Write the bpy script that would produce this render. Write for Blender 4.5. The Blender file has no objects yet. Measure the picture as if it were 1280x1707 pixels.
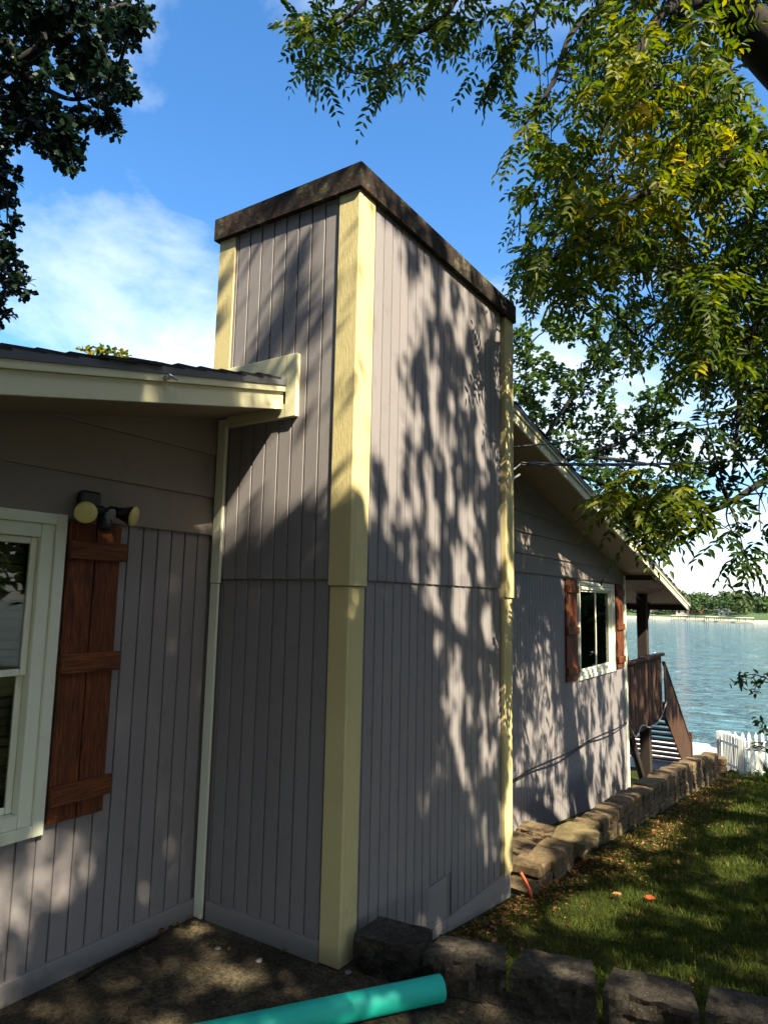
import bpy, bmesh, math, random
import numpy as np
from mathutils import Vector, Matrix, noise as mnoise
rnd = random.Random(7)
rng = np.random.default_rng(11)
C = bpy.context.scene.collection

# ------------------------------------------------------------------ camera
CAM = np.array([-3.0735, -3.3361, 1.9024]); YAW, PITCH, ROLL, FPX = map(float, (56.7135, 7.3232, 1.1807, 1141.03))
_y, _p, _r = (math.radians(a) for a in (YAW, PITCH, ROLL))
FW = np.array([math.sin(_y)*math.cos(_p), math.cos(_y)*math.cos(_p), math.sin(_p)])
_r0 = np.array([math.cos(_y), -math.sin(_y), 0.0]); _u0 = np.cross(_r0, FW)
RT = math.cos(_r)*_r0 + math.sin(_r)*_u0; UP = -math.sin(_r)*_r0 + math.cos(_r)*_u0
cam = bpy.data.objects.new('camera', bpy.data.cameras.new('camera')); C.objects.link(cam)
cam.data.sensor_fit = 'HORIZONTAL'; cam.data.sensor_width = 36.0; cam.data.lens = 36.0*FPX/1280.0
cam.data.clip_start = 0.05; cam.data.clip_end = 4000
M = Matrix.Identity(4)
for i in range(3):
    M[i][0], M[i][1], M[i][2], M[i][3] = RT[i], UP[i], -FW[i], CAM[i]
cam.matrix_world = M
bpy.context.scene.camera = cam
def at(u, v, d):            # a point seen at pixel (u, v) of the 1280-wide photograph, d metres deep
    return CAM + d*(FW + RT*(u-640)/FPX - UP*(v-853.5)/FPX)
def px(P):                  # pixel of points (n,3)
    d = np.atleast_2d(P)-CAM; z = d@FW
    zz = np.where(np.abs(z) < 1e-6, 1e-6, z)
    return 640+FPX*(d@RT)/zz, 853.5-FPX*(d@UP)/zz, z

# ------------------------------------------------------------------ sky, sun, exposure
SUN = np.array([-0.40, -1.0, 1.10]); SUN = SUN/np.linalg.norm(SUN)      # towards the sun
world = bpy.data.worlds.new('World'); bpy.context.scene.world = world; world.use_nodes = True
wt = world.node_tree; wt.nodes.clear()
def wn(t): return wt.nodes.new(t)
sky = wn('ShaderNodeTexSky'); sky.sky_type = 'NISHITA'; sky.sun_disc = False
sky.sun_elevation = math.asin(SUN[2]); sky.sun_rotation = math.atan2(SUN[0], SUN[1])
sky.altitude = 200; sky.air_density = 1.0; sky.dust_density = 1.1; sky.ozone_density = 2.2
tc = wn('ShaderNodeTexCoord')
sep = wn('ShaderNodeSeparateXYZ'); wt.links.new(tc.outputs['Generated'], sep.inputs[0])
# clouds: a flat layer seen in perspective (direction divided by its height)
zc = wn('ShaderNodeMath'); zc.operation = 'MAXIMUM'; wt.links.new(sep.outputs['Z'], zc.inputs[0]); zc.inputs[1].default_value = 0.02
zo = wn('ShaderNodeMath'); zo.operation = 'ADD'; wt.links.new(zc.outputs[0], zo.inputs[0]); zo.inputs[1].default_value = 0.12
dv = wn('ShaderNodeVectorMath'); dv.operation = 'DIVIDE'; wt.links.new(tc.outputs['Generated'], dv.inputs[0])
cz = wn('ShaderNodeCombineXYZ')
for i in range(3): wt.links.new(zo.outputs[0], cz.inputs[i])
wt.links.new(cz.outputs[0], dv.inputs[1])
mp = wn('ShaderNodeMapping'); wt.links.new(dv.outputs[0], mp.inputs['Vector'])
CLOUD_OFF = (0.304, 1.357, 0.0)
mp.inputs['Location'].default_value = CLOUD_OFF; mp.inputs['Scale'].default_value = (1.0, 1.0, 0.0)
n1 = wn('ShaderNodeTexNoise'); n1.inputs['Scale'].default_value = 0.75; n1.inputs['Detail'].default_value = 9; n1.inputs['Roughness'].default_value = 0.58
n1.inputs['Distortion'].default_value = 0.5
wt.links.new(mp.outputs[0], n1.inputs['Vector'])
cr = wn('ShaderNodeValToRGB'); cr.color_ramp.elements[0].position = 0.44; cr.color_ramp.elements[1].position = 0.63
wt.links.new(n1.outputs['Fac'], cr.inputs[0])
mul = wn('ShaderNodeMath'); mul.operation = 'MULTIPLY'; mul.inputs[1].default_value = 0.85; wt.links.new(cr.outputs[0], mul.inputs[0])
SKY_STRENGTH = 0.10
mix = wn('ShaderNodeMixRGB'); wt.links.new(mul.outputs[0], mix.inputs[0])
mix.inputs[2].default_value = (4.6, 5.0, 5.3, 1)
hs_ = wn('ShaderNodeHueSaturation'); hs_.inputs['Saturation'].default_value = 1.28; wt.links.new(sky.outputs[0], hs_.inputs['Color']); wt.links.new(hs_.outputs[0], mix.inputs[1])
bg = wn('ShaderNodeBackground'); bg.inputs['Strength'].default_value = SKY_STRENGTH
wt.links.new(mix.outputs[0], bg.inputs['Color'])
wo = wn('ShaderNodeOutputWorld'); wt.links.new(bg.outputs[0], wo.inputs['Surface'])
sl = bpy.data.lights.new('sun', 'SUN'); sl.energy = 5.0; sl.angle = math.radians(0.53); sl.color = (1.0, 0.875, 0.62)
so = bpy.data.objects.new('sun', sl); C.objects.link(so)
so.rotation_euler = Vector(-SUN).to_track_quat('-Z', 'Y').to_euler(); so.location = (-6, -15, 18)
vs = bpy.context.scene.view_settings
vs.view_transform = 'Standard'; vs.look = 'None'; vs.gamma = 1.0; vs.use_curve_mapping = False; vs.exposure = 1.7

# ------------------------------------------------------------------ materials
def newmat(name):
    m = bpy.data.materials.new(name); m.use_nodes = True
    t = m.node_tree; b = t.nodes['Principled BSDF']
    return m, t, b
def N(t, typ, **kw):
    n = t.nodes.new(typ)
    for k, v in kw.items():
        if k in n.inputs: n.inputs[k].default_value = v
        else: setattr(n, k, v)
    return n
def coords(t, scale=(1, 1, 1), rand=True):
    tc = N(t, 'ShaderNodeTexCoord'); m = N(t, 'ShaderNodeMapping'); m.inputs['Scale'].default_value = scale
    if rand:
        oi = N(t, 'ShaderNodeObjectInfo'); mm = N(t, 'ShaderNodeMath', operation='MULTIPLY'); mm.inputs[1].default_value = 37.0
        t.links.new(oi.outputs['Random'], mm.inputs[0])
        ad = N(t, 'ShaderNodeVectorMath', operation='ADD')
        t.links.new(tc.outputs['Object'], ad.inputs[0]); t.links.new(mm.outputs[0], ad.inputs[1])
        t.links.new(ad.outputs[0], m.inputs['Vector'])
    else:
        t.links.new(tc.outputs['Object'], m.inputs['Vector'])
    return m.outputs[0]
def ramp(t, fac, stops):
    r = N(t, 'ShaderNodeValToRGB'); e = r.color_ramp.elements
    while len(e) < len(stops): e.new(0.5)
    for k, (p, c) in zip(e, stops): k.position = p; k.color = (*c, 1)
    t.links.new(fac, r.inputs[0]); return r.outputs[0]
def noise(t, vec, scale, detail=5, rough=0.55, dist=0.0):
    n = N(t, 'ShaderNodeTexNoise', Scale=scale, Detail=detail, Roughness=rough, Distortion=dist); t.links.new(vec, n.inputs['Vector']); return n.outputs['Fac']
def mixc(t, fac, a, b, mode='MIX'):
    m = N(t, 'ShaderNodeMixRGB', blend_type=mode)
    for s, x in ((0, fac), (1, a), (2, b)):
        if isinstance(x, (int, float)): m.inputs[s].default_value = x
        elif isinstance(x, tuple): m.inputs[s].default_value = (*x, 1)
        else: t.links.new(x, m.inputs[s])
    return m.outputs[0]
def bump(t, b, h, strength=0.3, dist=0.01, chain=None):
    n = N(t, 'ShaderNodeBump'); n.inputs['Strength'].default_value = strength; n.inputs['Distance'].default_value = dist
    t.links.new(h, n.inputs['Height'])
    if chain: t.links.new(chain, n.inputs['Normal'])
    t.links.new(n.outputs[0], b.inputs['Normal']); return n.outputs[0]
def paint(name, col, var=0.10, rough=0.62, grain=(14, 14, 1.6), stain=(0.45, 0.42, 0.38), stain_amt=0.45, gs=0.25, saw=True):
    m, t, b = newmat(name); v = coords(t, grain); v2 = coords(t, (1, 1, 1))
    oi = N(t, 'ShaderNodeObjectInfo')
    c = mixc(t, noise(t, v2, 2.2, 4), tuple(x*(1-var) for x in col), tuple(min(1, x*(1+var)) for x in col))
    c = mixc(t, ramp(t, oi.outputs['Random'], [(0, (0.90,)*3), (1, (1.0,)*3)]), (0, 0, 0), c) if False else c
    rv = ramp(t, oi.outputs['Random'], [(0, (0.92, 0.92, 0.93)), (1, (1.0, 1.0, 1.0))])
    c = mixc(t, 1.0, c, rv, 'MULTIPLY')
    st = ramp(t, noise(t, v2, 5.5, 8, 0.7), [(0.56, (0,)*3), (0.78, (1,)*3)])
    sm = N(t, 'ShaderNodeMath', operation='MULTIPLY'); sm.inputs[1].default_value = stain_amt; t.links.new(st, sm.inputs[0])
    c = mixc(t, sm.outputs[0], c, tuple(x*s for x, s in zip(col, stain)))
    # small specks: nail heads, flaked paint
    sp = N(t, 'ShaderNodeTexVoronoi', Scale=9.0); t.links.new(v2, sp.inputs['Vector'])
    spk = ramp(t, sp.outputs['Distance'], [(0.018, (1,)*3), (0.035, (0,)*3)])
    c = mixc(t, spk, c, tuple(x*0.45 for x in col))
    t.links.new(c, b.inputs['Base Color']); b.inputs['Roughness'].default_value = rough
    b.inputs['Specular IOR Level'].default_value = 0.3
    n1_ = bump(t, b, noise(t, v, 9, 6, 0.65), gs, 0.004)
    if saw:
        sv = coords(t, (3, 3, 60)); bump(t, b, noise(t, sv, 3.0, 3, 0.6), 0.22, 0.003, n1_)
    return m
def wood(name, dark, light, grain=(22, 22, 1.4), rough=0.7, gs=0.5, knots=True):
    m, t, b = newmat(name); v = coords(t, grain)
    g = noise(t, v, 3.2, 9, 0.65, 1.2)
    c = ramp(t, g, [(0.36, dark), (0.52, tuple(a*.6+b_*.4 for a, b_ in zip(dark, light))), (0.68, light)])
    v2 = coords(t, (1, 1, 0.7))
    if knots:
        k = N(t, 'ShaderNodeTexVoronoi', Scale=3.4); t.links.new(v2, k.inputs['Vector'])
        c = mixc(t, ramp(t, k.outputs['Distance'], [(0.03, (1,)*3), (0.085, (0,)*3)]), c, tuple(x*0.25 for x in dark))
    c = mixc(t, ramp(t, noise(t, v2, 3.0, 6), [(0.35, (0.35,)*3), (0.7, (0,)*3)]), c, tuple(x*0.5 for x in dark))
    t.links.new(c, b.inputs['Base Color']); b.inputs['Roughness'].default_value = rough
    bump(t, b, g, gs, 0.006); return m
def stone(name, c0, c1, scale=14, gs=0.8, bd=0.02, speck=None, rough=0.92):
    m, t, b = newmat(name); v = coords(t, (1, 1, 1))
    n = noise(t, v, scale, 10, 0.7)
    c = ramp(t, n, [(0.33, c0), (0.68, c1)])
    c = mixc(t, ramp(t, noise(t, v, 2.5, 4), [(0.4, (0.55,)*3), (0.62, (0,)*3)]), c, tuple(x*0.55 for x in c0))
    if speck:
        k = N(t, 'ShaderNodeTexVoronoi', Scale=45.0); t.links.new(v, k.inputs['Vector'])
        c = mixc(t, ramp(t, k.outputs['Distance'], [(0.10, (1,)*3), (0.2, (0,)*3)]), c, speck)
    t.links.new(c, b.inputs['Base Color']); b.inputs['Roughness'].default_value = rough
    b.inputs['Specular IOR Level'].default_value = 0.2
    bump(t, b, n, gs, bd); return m
def plain(name, col, rough=0.6, metal=0.0, var=0.08, sc=20):
    m, t, b = newmat(name); v = coords(t)
    c = mixc(t, noise(t, v, sc, 5), tuple(x*(1-var) for x in col), tuple(min(1, x*(1+var)) for x in col))
    t.links.new(c, b.inputs['Base Color']); b.inputs['Roughness'].default_value = rough; b.inputs['Metallic'].default_value = metal
    return m
def leafmat(name, stops, trans=0.45, rough=0.45):
    m = bpy.data.materials.new(name); m.use_nodes = True; t = m.node_tree; t.nodes.clear()
    a = N(t, 'ShaderNodeAttribute'); a.attribute_name = 'tint'
    c = ramp(t, a.outputs['Fac'], stops)
    p = N(t, 'ShaderNodeBsdfPrincipled'); p.inputs['Roughness'].default_value = rough; p.inputs['Specular IOR Level'].default_value = 0.18
    t.links.new(c, p.inputs['Base Color'])
    tr = N(t, 'ShaderNodeBsdfTranslucent'); h = N(t, 'ShaderNodeHueSaturation'); h.inputs['Saturation'].default_value = 1.15; h.inputs['Value'].default_value = 1.7
    t.links.new(c, h.inputs['Color']); t.links.new(h.outputs[0], tr.inputs['Color'])
    mx = N(t, 'ShaderNodeMixShader'); mx.inputs[0].default_value = trans
    t.links.new(p.outputs[0], mx.inputs[1]); t.links.new(tr.outputs[0], mx.inputs[2])
    o = N(t, 'ShaderNodeOutputMaterial'); t.links.new(mx.outputs[0], o.inputs['Surface']); return m

SIDING = (0.238, 0.222, 0.238)
M_siding = paint('siding_paint', SIDING, 0.06, 0.6)
M_sidingH = paint('lap_siding_paint', (0.235, 0.203, 0.188), 0.07, 0.6, grain=(1.6, 14, 14), saw=False)
M_core = plain('groove_paint', (0.20, 0.18, 0.183), 0.8)
M_skirt = paint('skirt_paint', (0.275, 0.255, 0.262), 0.08, 0.7, stain_amt=0.6)
M_cream = paint('cream_trim_paint', (0.60, 0.52, 0.27), 0.10, 0.6, stain=(0.5, 0.42, 0.35), stain_amt=0.35, gs=0.9)
M_creamH = paint('cream_fascia_paint', (0.68, 0.66, 0.46), 0.07, 0.6, grain=(1.6, 14, 14), stain=(0.5, 0.42, 0.35), stain_amt=0.35, saw=False)
M_window = paint('window_trim_paint', (0.74, 0.77, 0.64), 0.06, 0.5, stain=(0.6, 0.55, 0.45), stain_amt=0.35, gs=0.12, saw=False)
M_soffit = paint('soffit_paint', (0.29, 0.235, 0.17), 0.06, 0.7, saw=False)
M_shutter = wood('stained_cedar', (0.034, 0.007, 0.0008), (0.27, 0.062, 0.005), gs=0.6)
M_shutterH = wood('stained_cedar_batten', (0.040, 0.009, 0.001), (0.32, 0.085, 0.009), grain=(1.4, 22, 22), gs=0.7)
M_deck = wood('dark_deck_wood', (0.018, 0.007, 0.004), (0.13, 0.050, 0.020), grain=(16, 16, 1.0), rough=0.85)
M_deckdark = wood('deck_post_wood', (0.012, 0.009, 0.010), (0.05, 0.032, 0.026), rough=0.85)
M_porch = wood('porch_ceiling_wood', (0.14, 0.09, 0.06), (0.30, 0.22, 0.15), grain=(10, 0.8, 10), rough=0.85)
M_shingle = stone('asphalt_shingle', (0.020, 0.020, 0.026), (0.06, 0.058, 0.066), 60, 0.6, 0.004)
M_drip = plain('grey_drip_edge', (0.10, 0.105, 0.125), 0.55)
M_block = stone('split_face_block', (0.024, 0.020, 0.017), (0.105, 0.092, 0.076), 30, 1.0, 0.03, (0.12, 0.11, 0.09))
M_wallblock = stone('tan_retaining_block', (0.085, 0.06, 0.036), (0.21, 0.155, 0.095), 30, 0.7, 0.008)
M_flag = stone('flagstone', (0.09, 0.07, 0.035), (0.21, 0.17, 0.09), 9, 0.8, 0.02)
M_pipe = plain('teal_pvc', (0.008, 0.50, 0.41), 0.6, var=0.05, sc=6)
M_black = plain('black_plastic', (0.010, 0.010, 0.012), 0.35)
M_grey = plain('grey_plastic', (0.16, 0.17, 0.18), 0.4)
M_lens = plain('yellow_lamp_glass', (0.62, 0.55, 0.20), 0.25, sc=8)
M_cable = plain('black_cable', (0.014, 0.014, 0.016), 0.5)
M_alu = plain('bare_aluminium', (0.55, 0.55, 0.56), 0.4, 0.8)
M_orange = plain('orange_hose_rubber', (0.55, 0.10, 0.04), 0.5)
M_cover = plain('black_grill_cover', (0.012, 0.014, 0.02), 0.6)
M_white = paint('white_fence_paint', (0.56, 0.60, 0.62), 0.07, 0.6, stain_amt=0.35, saw=False)
M_conc_bright = stone('pale_patio_concrete', (0.60, 0.58, 0.54), (0.80, 0.78, 0.74), 5, 0.2, 0.01)
M_sand = stone('shore_sand', (0.42, 0.36, 0.26), (0.62, 0.55, 0.42), 0.4, 0.1, 0.1)
M_blind = plain('dim_blind', (0.22, 0.19, 0.12), 0.8)
M_dark = plain('room_dark', (0.03, 0.028, 0.03), 0.9)
M_bark = wood('tree_bark', (0.005, 0.004, 0.004), (0.026, 0.019, 0.015), grain=(10, 10, 2.2), gs=1.0, rough=0.95, knots=False)
M_walnut = leafmat('walnut_leaf', [(0.0, (0.016, 0.032, 0.008)), (0.45, (0.036, 0.062, 0.011)), (0.75, (0.105, 0.125, 0.014)), (0.93, (0.22, 0.20, 0.018)), (1.0, (0.36, 0.24, 0.02))])
M_oak = leafmat('oak_leaf', [(0.0, (0.018, 0.040, 0.012)), (0.6, (0.050, 0.090, 0.022)), (1.0, (0.11, 0.145, 0.032))], 0.35)
M_oakshade = leafmat('shaded_oak_leaf', [(0.0, (0.006, 0.014, 0.010)), (0.6, (0.013, 0.028, 0.015)), (1.0, (0.035, 0.055, 0.022))], 0.15)  # shade on the upper left oak, put into its leaf colour
M_grass = leafmat('grass_blade', [(0.0, (0.018, 0.030, 0.005)), (0.55, (0.055, 0.085, 0.012)), (0.85, (0.12, 0.13, 0.025)), (1.0, (0.26, 0.20, 0.07))], 0.35, 0.6)
M_litter = leafmat('dead_leaf', [(0.0, (0.045, 0.022, 0.010)), (0.6, (0.15, 0.075, 0.030)), (1.0, (0.34, 0.20, 0.085))], 0.2, 0.8)
M_redleaf = leafmat('red_dead_leaf', [(0.0, (0.30, 0.055, 0.015)), (1.0, (0.42, 0.09, 0.03))], 0.2, 0.7)

# glass: clear pane with mirror reflection by angle
M_glass = bpy.data.materials.new('window_glass'); M_glass.use_nodes = True
t = M_glass.node_tree; t.nodes.clear()
fr = N(t, 'ShaderNodeFresnel', IOR=1.5); tr = N(t, 'ShaderNodeBsdfTransparent'); gl = N(t, 'ShaderNodeBsdfGlossy', Roughness=0.01)
tr.inputs[0].default_value = (0.75, 0.78, 0.76, 1)
mx = N(t, 'ShaderNodeMixShader'); o = N(t, 'ShaderNodeOutputMaterial')
t.links.new(fr.outputs[0], mx.inputs[0]); t.links.new(tr.outputs[0], mx.inputs[1]); t.links.new(gl.outputs[0], mx.inputs[2]); t.links.new(mx.outputs[0], o.inputs['Surface'])

# weathered chimney cap wood
M_cap, t, b = newmat('weathered_cap_wood'); v = coords(t, (1, 1, 1)); vz = coords(t, (8, 8, 1.2))
c = ramp(t, noise(t, vz, 2.6, 7, 0.65), [(0.38, (0.004, 0.003, 0.0025)), (0.54, (0.013, 0.006, 0.004)), (0.68, (0.065, 0.017, 0.008))])
c = mixc(t, ramp(t, noise(t, v, 3.6, 9, 0.8), [(0.54, (0,)*3), (0.62, (0.9,)*3)]), c, (0.105, 0.10, 0.058))
k = N(t, 'ShaderNodeTexVoronoi', Scale=70.0); t.links.new(v, k.inputs['Vector'])
c = mixc(t, ramp(t, k.outputs['Distance'], [(0.15, (0.6,)*3), (0.3, (0,)*3)]), c, (0.02, 0.018, 0.014))
t.links.new(c, b.inputs['Base Color']); b.inputs['Roughness'].default_value = 0.95; bump(t, b, noise(t, v, 40, 8, 0.7), 0.7, 0.01)

# stained concrete slab
M_slab, t, b = newmat('stained_concrete'); v = coords(t, (1, 1, 1), False)
c = ramp(t, noise(t, v, 1.6, 9, 0.68), [(0.34, (0.036, 0.030, 0.022)), (0.50, (0.11, 0.092, 0.064)), (0.66, (0.26, 0.215, 0.135))])
c = mixc(t, ramp(t, noise(t, v, 9, 8, 0.75), [(0.50, (0,)*3), (0.66, (0.8,)*3)]), c, (0.045, 0.036, 0.026))
k = N(t, 'ShaderNodeTexVoronoi', Scale=34.0); t.links.new(v, k.inputs['Vector'])
c = mixc(t, ramp(t, k.outputs['Distance'], [(0.06, (0.8,)*3), (0.13, (0,)*3)]), c, (0.17, 0.15, 0.12))
t.links.new(c, b.inputs['Base Color']); b.inputs['Roughness'].default_value = 0.95; b.inputs['Specular IOR Level'].default_value = 0.15
c = mixc(t, ramp(t, noise(t, v, 55, 6, 0.8), [(0.42, (0.75,)*3), (0.56, (0,)*3)]), c, (0.016, 0.013, 0.010))
c = mixc(t, ramp(t, noise(t, v, 140, 3, 0.6), [(0.60, (0,)*3), (0.70, (0.7,)*3)]), c, (0.24, 0.21, 0.15))
t.links.new(c, b.inputs['Base Color']); bump(t, b, noise(t, v, 70, 8, 0.75), 1.0, 0.012)

# soil under the grass
M_soil, t, b = newmat('lawn_soil'); v = coords(t, (1, 1, 1), False)
c = ramp(t, noise(t, v, 7, 9, 0.7), [(0.35, (0.020, 0.022, 0.008)), (0.6, (0.045, 0.055, 0.014)), (0.75, (0.085, 0.065, 0.028))])
t.links.new(c, b.inputs['Base Color']); b.inputs['Roughness'].default_value = 1.0; b.inputs['Specular IOR Level'].default_value = 0.05; bump(t, b, noise(t, v, 60, 6, 0.7), 0.8, 0.03)
M_dirt = stone('path_dirt', (0.06, 0.042, 0.025), (0.19, 0.14, 0.085), 9, 0.6, 0.02)

# lake
M_lake, t, b = newmat('lake_water'); tc_ = N(t, 'ShaderNodeTexCoord')
mp_ = N(t, 'ShaderNodeMapping'); mp_.inputs['Scale'].default_value = (1.0, 0.42, 1); mp_.inputs['Rotation'].default_value = (0, 0, math.radians(12)); t.links.new(tc_.outputs['Object'], mp_.inputs['Vector'])
h1 = noise(t, mp_.outputs[0], 0.62, 4, 0.55, 0.8); h2 = noise(t, mp_.outputs[0], 0.17, 3, 0.55, 0.4)
hm = N(t, 'ShaderNodeMath', operation='MULTIPLY_ADD'); t.links.new(h2, hm.inputs[0]); hm.inputs[1].default_value = 1.6; t.links.new(h1, hm.inputs[2])
b.inputs['Base Color'].default_value = (0.06, 0.145, 0.20, 1); b.inputs['Roughness'].default_value = 0.07; b.inputs['IOR'].default_value = 1.33
b.inputs['Specular IOR Level'].default_value = 0.38
bump(t, b, hm.outputs[0], 1.0, 4.0)

# far foliage
M_far, t, b = newmat('far_foliage'); v = coords(t, (1, 1, 1), False)
c = ramp(t, noise(t, v, 0.12, 8, 0.7), [(0.3, (0.030, 0.062, 0.022)), (0.55, (0.062, 0.11, 0.036)), (0.75, (0.12, 0.165, 0.06))])
t.links.new(c, b.inputs['Base Color']); b.inputs['Roughness'].default_value = 0.9; bump(t, b, noise(t, v, 0.9, 5, 0.7), 1.0, 1.2)

# ------------------------------------------------------------------ builders
def link(name, me, mat, parent=None, smooth=False):
    o = bpy.data.objects.new(name, me)
    if mat and not me.materials: me.materials.append(mat)
    C.objects.link(o)
    if parent: o.parent = parent
    if smooth: me.shade_smooth()
    return o
def mesh(name, vs_, fs, mat, parent=None, smooth=False):
    me = bpy.data.meshes.new(name); me.from_pydata([tuple(map(float, v)) for v in vs_], [], fs); me.validate(); me.update()
    return link(name, me, mat, parent, smooth)
def fixn(bm): bmesh.ops.recalc_face_normals(bm, faces=bm.faces)
def bmobj(name, bm, mat, parent=None, smooth=False):
    fixn(bm); me = bpy.data.meshes.new(name); bm.to_mesh(me); bm.free(); return link(name, me, mat, parent, smooth)
def bmbox(bm, x0, x1, y0, y1, z0, z1):
    vs_ = [bm.verts.new(p) for p in ((x0,y0,z0),(x1,y0,z0),(x1,y1,z0),(x0,y1,z0),(x0,y0,z1),(x1,y0,z1),(x1,y1,z1),(x0,y1,z1))]
    for f in ((0,3,2,1),(4,5,6,7),(0,1,5,4),(1,2,6,5),(2,3,7,6),(3,0,4,7)): bm.faces.new([vs_[i] for i in f])
    return vs_
def box(name, x0, x1, y0, y1, z0, z1, mat, parent=None, bev=0.003):
    """box whose origin is its base centre, edges eased"""
    cx, cy, cz_ = (x0+x1)/2, (y0+y1)/2, z0
    bm = bmesh.new(); bmbox(bm, x0-cx, x1-cx, y0-cy, y1-cy, 0, z1-z0)
    if bev: bmesh.ops.bevel(bm, geom=list(bm.edges), offset=bev, segments=1, affect='EDGES', profile=0.5)
    o = bmobj(name, bm, mat, parent); o.location = (cx, cy, cz_); return o
def copy(o, loc, parent, rot=None, scale=None):
    c = o.copy(); C.objects.link(c); c.parent = parent; c.location = loc
    if rot is not None: c.rotation_euler = rot
    if scale is not None: c.scale = scale
    return c
def clip(poly, a, b_, c_):        # keep a*x+b*z <= c
    out = []
    for i in range(len(poly)):
        p, q = poly[i], poly[(i+1) % len(poly)]; fp = a*p[0]+b_*p[1]-c_; fq = a*q[0]+b_*q[1]-c_
        if fp <= 0: out.append(p)
        if fp*fq < 0: s = fp/(fp-fq); out.append((p[0]+s*(q[0]-p[0]), p[1]+s*(q[1]-p[1])))
    return out
def prism(name, poly, y0, y1, mat, parent=None, y0b=None, bev=0.0):
    """polygon in x,z extruded in y; y0b: the front y of its lowest points (a tapered lap board)"""
    bm = bmesh.new(); zmin = min(p[1] for p in poly); zmax = max(p[1] for p in poly); cx = sum(p[0] for p in poly)/len(poly)
    def fy(z): return y0 if y0b is None else y0b+(y0-y0b)*(z-zmin)/max(1e-6, min(zmax-zmin, .28))
    f = [bm.verts.new((p[0]-cx, fy(p[1]), p[1]-zmin)) for p in poly]; g = [bm.verts.new((p[0]-cx, y1, p[1]-zmin)) for p in poly]
    bm.faces.new(f); bm.faces.new(g[::-1])
    for i in range(len(poly)): j = (i+1) % len(poly); bm.faces.new((f[i], g[i], g[j], f[j]))
    if bev: bmesh.ops.bevel(bm, geom=list(bm.edges), offset=bev, segments=1, affect='EDGES')
    o = bmobj(name, bm, mat, parent); o.location = (cx, 0, zmin); return o
def tube_geo(pts, rad, seg=8):
    pts = [np.array(p, float) for p in pts]; n = len(pts); V = []; F = []
    ref = np.array([0.13, 0.2, 0.97])
    for i, p in enumerate(pts):
        tdir = pts[min(i+1, n-1)]-pts[max(i-1, 0)]; tdir /= np.linalg.norm(tdir)+1e-9
        a = np.cross(tdir, ref if abs(tdir@ref) < .95 else np.array([1., 0, 0])); a /= np.linalg.norm(a); bb = np.cross(tdir, a)
        r = rad[i] if hasattr(rad, '__len__') else rad
        for k in range(seg):
            an = 2*math.pi*k/seg; V.append(p+r*(math.cos(an)*a+math.sin(an)*bb))
    for i in range(n-1):
        for k in range(seg):
            k2 = (k+1) % seg; F.append((i*seg+k, i*seg+k2, (i+1)*seg+k2, (i+1)*seg+k))
    F.append(tuple(range(seg))[::-1]); F.append(tuple(range((n-1)*seg, n*seg)))
    return V, F
def tubes(name, specs, mat, parent=None, seg=8):
    V = []; F = []
    for pts, rad in specs:
        v, f = tube_geo(pts, rad, seg); o_ = len(V); V += v; F += [tuple(i+o_ for i in q) for q in f]
    return mesh(name, V, F, mat, parent, True)
def spline(pts, n=6):
    pts = [np.array(p, float) for p in pts]; out = []
    P = [2*pts[0]-pts[1]]+pts+[2*pts[-1]-pts[-2]]
    for i in range(1, len(P)-2):
        for k in range(n):
            s = k/n; a, b_, c_, d_ = P[i-1], P[i], P[i+1], P[i+2]
            out.append(0.5*((2*b_)+(c_-a)*s+(2*a-5*b_+4*c_-d_)*s*s+(3*b_-a-3*c_+d_)*s**3))
    out.append(pts[-1]); return out
def thing(name, label, cat, loc=(0, 0, 0), group=None):
    o = bpy.data.objects.new(name, None); C.objects.link(o); o.location = loc; o.empty_display_size = 0.2
    return tag(o, label, cat, group)
def tag(o, label, cat, group=None):
    o['label'] = label; o['category'] = cat
    if group: o['group'] = group
    return o
def struct(o): o['kind'] = 'structure'; return o
def stuff(o): o['kind'] = 'stuff'; return o

# ------------------------------------------------------------------ ground
D = 1.098; W = 2.293; ZJ = 2.013; ZC0 = 4.324; ZC1 = 4.481; XE = 10.35; RIDGE = 3.60
ZL = [2.291, 2.533, 2.812, 3.07, 3.33, 3.6]
def lawn_z(x, y):
    z = -0.16-0.114*max(x-0.3, -0.3)
    z += 0.03*mnoise.noise(Vector((x*.7, y*.7, 3)))
    z += -0.02*min(0, y+1.2)*0.3
    return z
def ground_z(x, y):
    if x < 0.28: z = -0.06
    else:
        z = lawn_z(x, y)
        if x > 2.7 and y > -1.02: z = min(z, -0.80-0.118*max(0, x-4.2))     # sunken strip beside the house
    if x > 16.2: z = z-0.55*(x-16.2) if x < 26 else -10.0
    return max(z, -10)
xs = sorted(set([-60, -40, -25, -12, -6, -3, 0, 0.26, 0.30] + [round(0.30+0.2*i, 3) for i in range(1, 90)] + [18.5, 19, 20, 22, 26, 34, 60]))
ys = sorted(set([-60, -40, -25, -15, -10, -8] + [round(-7+0.2*i, 3) for i in range(0, 30)] + [-1.06, -1.01, -0.98] + [-0.8, -0.4, 0, 1, 3, 6, 10, 20, 40, 60]))
V = [(x, y, ground_z(x, y)) for x in xs for y in ys]; ny = len(ys)
F = [(i*ny+j, (i+1)*ny+j, (i+1)*ny+j+1, i*ny+j+1) for i in range(len(xs)-1) for j in range(ny-1)]
struct(mesh('lawn_ground', V, F, M_soil, None, True))
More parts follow.
